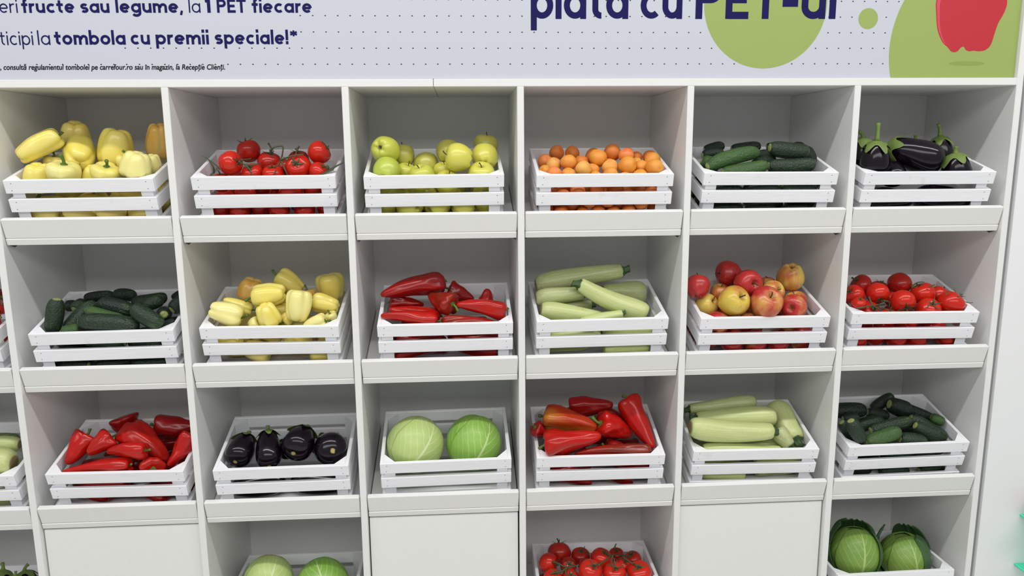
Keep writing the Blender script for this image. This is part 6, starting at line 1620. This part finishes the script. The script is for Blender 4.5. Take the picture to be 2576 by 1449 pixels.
def make_cabbage(c, r, d, col, label, mat4, rnd):
    root = empty('cabbage')
    mats = {'l': M['lc1'], 'g': M['lc2'], 'k': M['lc3'], 'K': M['lc3']}
    z = Vector(d)
    rot = z.to_track_quat('Z', 'Y').to_matrix().to_4x4()
    root.matrix_world = mat4 @ Matrix.Translation(c) @ rot
    Rb = r * .93
    vs, fs, rest, _ = lathe('berry', Rb, 2 * Rb * .94, rnd)
    nu, nv = 28, 20
    vs, vv, fs = [], [], []
    for i in range(nv + 1):
        la = -PI / 2 + PI * i / nv
        for j in range(nu):
            th = 2 * PI * j / nu
            vs.append((Rb * math.cos(la) * math.cos(th), Rb * math.cos(la) * math.sin(th), Rb * .94 * math.sin(la)))
            vv.append((.5, .5, 0))
    for i in range(nv):
        for j in range(nu):
            a, b = i * nu + j, i * nu + (j + 1) % nu
            fs.append((a, b, b + nu, a + nu))
    build('head', vs, fs, mats[col], root, True, rest=vv)
    face = rot.to_3x3().transposed() @ Vector((0, -1, .35))
    az0 = math.atan2(face.y, face.x)          # the side turned to the aisle
    spec = []
    if col in 'lg':
        # tightly wrapped head: big leaves overlap round it
        for of, da, spn, wd in ((.0, 3.1, 2.6, 1.25), (.010, -1.9, 2.5, 1.2), (.022, 1.9, 2.6, 1.2), (.034, -.75, 2.5, 1.15), (.046, .25, 2.75, 1.2)):
            spec.append((of, az0 + da, .0, spn, wd, .004, .0, mats[col]))
    else:
        for of, da, spn, wd in ((.0, 3.1, 2.6, 1.25), (.010, -1.7, 2.5, 1.2), (.022, 1.8, 2.6, 1.2), (.034, -.1, 2.6, 1.15)):
            spec.append((of, az0 + da, .0, spn, wd, .004, .003, mats[col]))
        if col == 'k':
            fl = [(.055, 2.75, .16, 2.75, .85, .12, .03), (.06, 1.15, .03, 2.3, .62, .07, .02), (.06, -2.0, .12, 2.35, .7, .12, .03)]
        else:
            fl = [(.03, .85, .03, 2.35, .68, .05, .02), (.055, -2.3, .30, 2.3, .58, .10, .03), (.04, 2.3, .20, 2.4, .72, .12, .03)]
        for (of, da, li, spn, wd, cu, ru) in fl:
            spec.append((of, az0 + da, li, spn, wd, cu, ru, M['lc4']))
    for (of, az, li, spn, wd, cu, ru, mt) in spec:
        v, f, a = leaf_patch(r * .93, of, az, li, spn, wd, rnd, cu, ru)
        build('outer_leaf', v, f, mt, root, True, rest=a)
    return tag(root, label, 'cabbage', 'cabbages')


# ---------------------------------------------------------------- place the produce
GIRTH = dict(red_pepper=1.16, zucchini=1.12, cucumber=1.08, aubergine=1.05)
HREL = dict(apple=1.78, tomato=1.70, apricot=1.94)
for key, (kind, pose, label, items) in CRATES.items():
    mat4 = CMAT[key]
    for it in items:
        rnd = random.Random(sum(ord(ch) * (31 ** i) for i, ch in enumerate(key)) * 1009 + it[-2] * 7 + 3)
        if kind == 'cabbage':
            _, cx, cy, cz, r, dx, dy, dz, col, _n, lab = it
            make_cabbage((cx, cy, cz), r, (dx, dy, dz), col, lab, mat4, rnd)
            continue
        if it[0] == 'r':
            _, cx, cy, cz, R, dx, dy, dz, col, _n, lab = it
            L = R * HREL[kind] * rnd.uniform(.96, 1.04)
            axis = Vector((dx, dy, dz))
            ctr = Vector((cx, cy, cz))
            bend = extra = 0
            rot = axis.to_track_quat('Z', 'Y').to_matrix() @ Matrix.Rotation(rnd.uniform(0, 6.28), 3, 'Z')
            if kind == 'apricot':
                vs_ = axis.to_track_quat('Z', 'Y').to_matrix()
                rot = vs_ @ Matrix.Rotation(rnd.uniform(0, 6.28) if 'crease' not in lab else 1.2, 3, 'Z')
        else:
            _, ax, ay, az, bx, by, bz, R, bend, extra, col, _n, lab = it
            R *= GIRTH.get(kind, 1.0)
            a, b = Vector((ax, ay, az)), Vector((bx, by, bz))
            L = (a - b).length
            ctr = (a + b) / 2
            zx = (a - b).normalized()
            u = Vector((0, -.3, 1))
            xx = u - zx * u.dot(zx)
            if xx.length < .25:
                u = Vector((0, -1, .2))
                xx = u - zx * u.dot(zx)
            xx.normalize()
            yx = zx.cross(xx)
            rot = Matrix((xx, yx, zx)).transposed()
            if not bend:
                bend = rnd.uniform(-.05, .08) if kind in ('red_pepper', 'cucumber') else rnd.uniform(-.01, .02)
            ctr = ctr - xx * (bend * L * .5)
            if kind in ('yellow_pepper', 'red_pepper') and L < 1.5 * R:
                L = 1.5 * R
        vs, fs, rest, pf = lathe(kind, R, L, rnd, bend)
        o = build(kind, vs, fs, M[kind], None, True, rest=rest)
        o.matrix_world = mat4 @ Matrix.Translation(ctr) @ rot.to_4x4()
        o.color = COL[kind][col]
        tag(o, lab, CAT.get(kind, kind), GROUP[kind] + ' in crates')
        if col[0] != 'f' and extra >= 0 and (key, it[-2]) not in NOSTEM:                    # fruit deep behind the slats shows no stem
            add_parts(kind, o, R, L, rnd, extra, bend)

for key, name, lab, strs, rad in VINES:
    parts = []
    for st in strs:
        if len(st) < 3:
            st = [st[0], [(p + q) / 2 for p, q in zip(*st)], st[1]]
        sm = []
        P = [Vector(p) for p in st]
        for i in range(len(P) - 1):
            p0, p1, p2, p3 = P[max(0, i - 1)], P[i], P[i + 1], P[min(len(P) - 1, i + 2)]
            for j in range(5):
                t = j / 5
                sm.append(.5 * ((2 * p1) + (p2 - p0) * t + (2 * p0 - 5 * p1 + 4 * p2 - p3) * t * t + (3 * p1 - p0 - 3 * p2 + p3) * t ** 3))
        sm.append(P[-1])
        n = len(sm)
        if name == 'tomato_leaf':
            rr = [rad * (.35 + .9 * math.sin(PI * i / (n - 1))) for i in range(n)]
        else:
            rr = [rad * (1.0 - .35 * i / (n - 1)) * (1.25 if i in (0, n - 1) else 1) for i in range(n)]
        parts.append(tube(sm, rr, 7, .35 if name == 'tomato_leaf' else None))
    v, f = join(*parts)
    o = build(name, v, f, M['vine'] if name == 'tomato_vine' else M['dstem'], None, True)
    o.matrix_world = CMAT[key]
    tag(o, lab, 'vine' if name == 'tomato_vine' else 'leaf')

# ---------------------------------------------------------------- glass shelves on the side wall panel
for z, lab in ((1.533 - 1.0002, 'green-edged glass shelf on the side wall, the upper one'), (.3725, 'green-edged glass shelf on the side wall, the lower one')):
    o = MB().box(1.4945, 2.05, -.16, -.0005, z - .0075, z, bev=.001).out('glass_shelf', M['glass'])
    tag(o, lab, 'shelf', 'glass shelves on the side wall')
rn = random.Random(4)
for (z, r, m, nm, lab, xo) in ((.5328, .030, 'orn', 'ornament', 'glossy red round ornament on the upper glass shelf', 1.5035), (.3725, .016, 'orn2', 'ornament', 'small dusty pink ornament on the lower glass shelf', 1.5265)):
    vs, fs, rest, pf = lathe('berry', r, 1.9 * r, rn)
    o = build(nm, vs, fs, M[m], None, True, rest=rest)
    o.location = (xo + r * .6, -.05, z + .95 * r)
    tag(o, lab, 'ornament')
    vs, fs = tube(curve_pts(r * .85, r * .5, r * .2), [r * .2] * 7, 7)
    build('stem', vs, fs, M['dstem'], o, True)
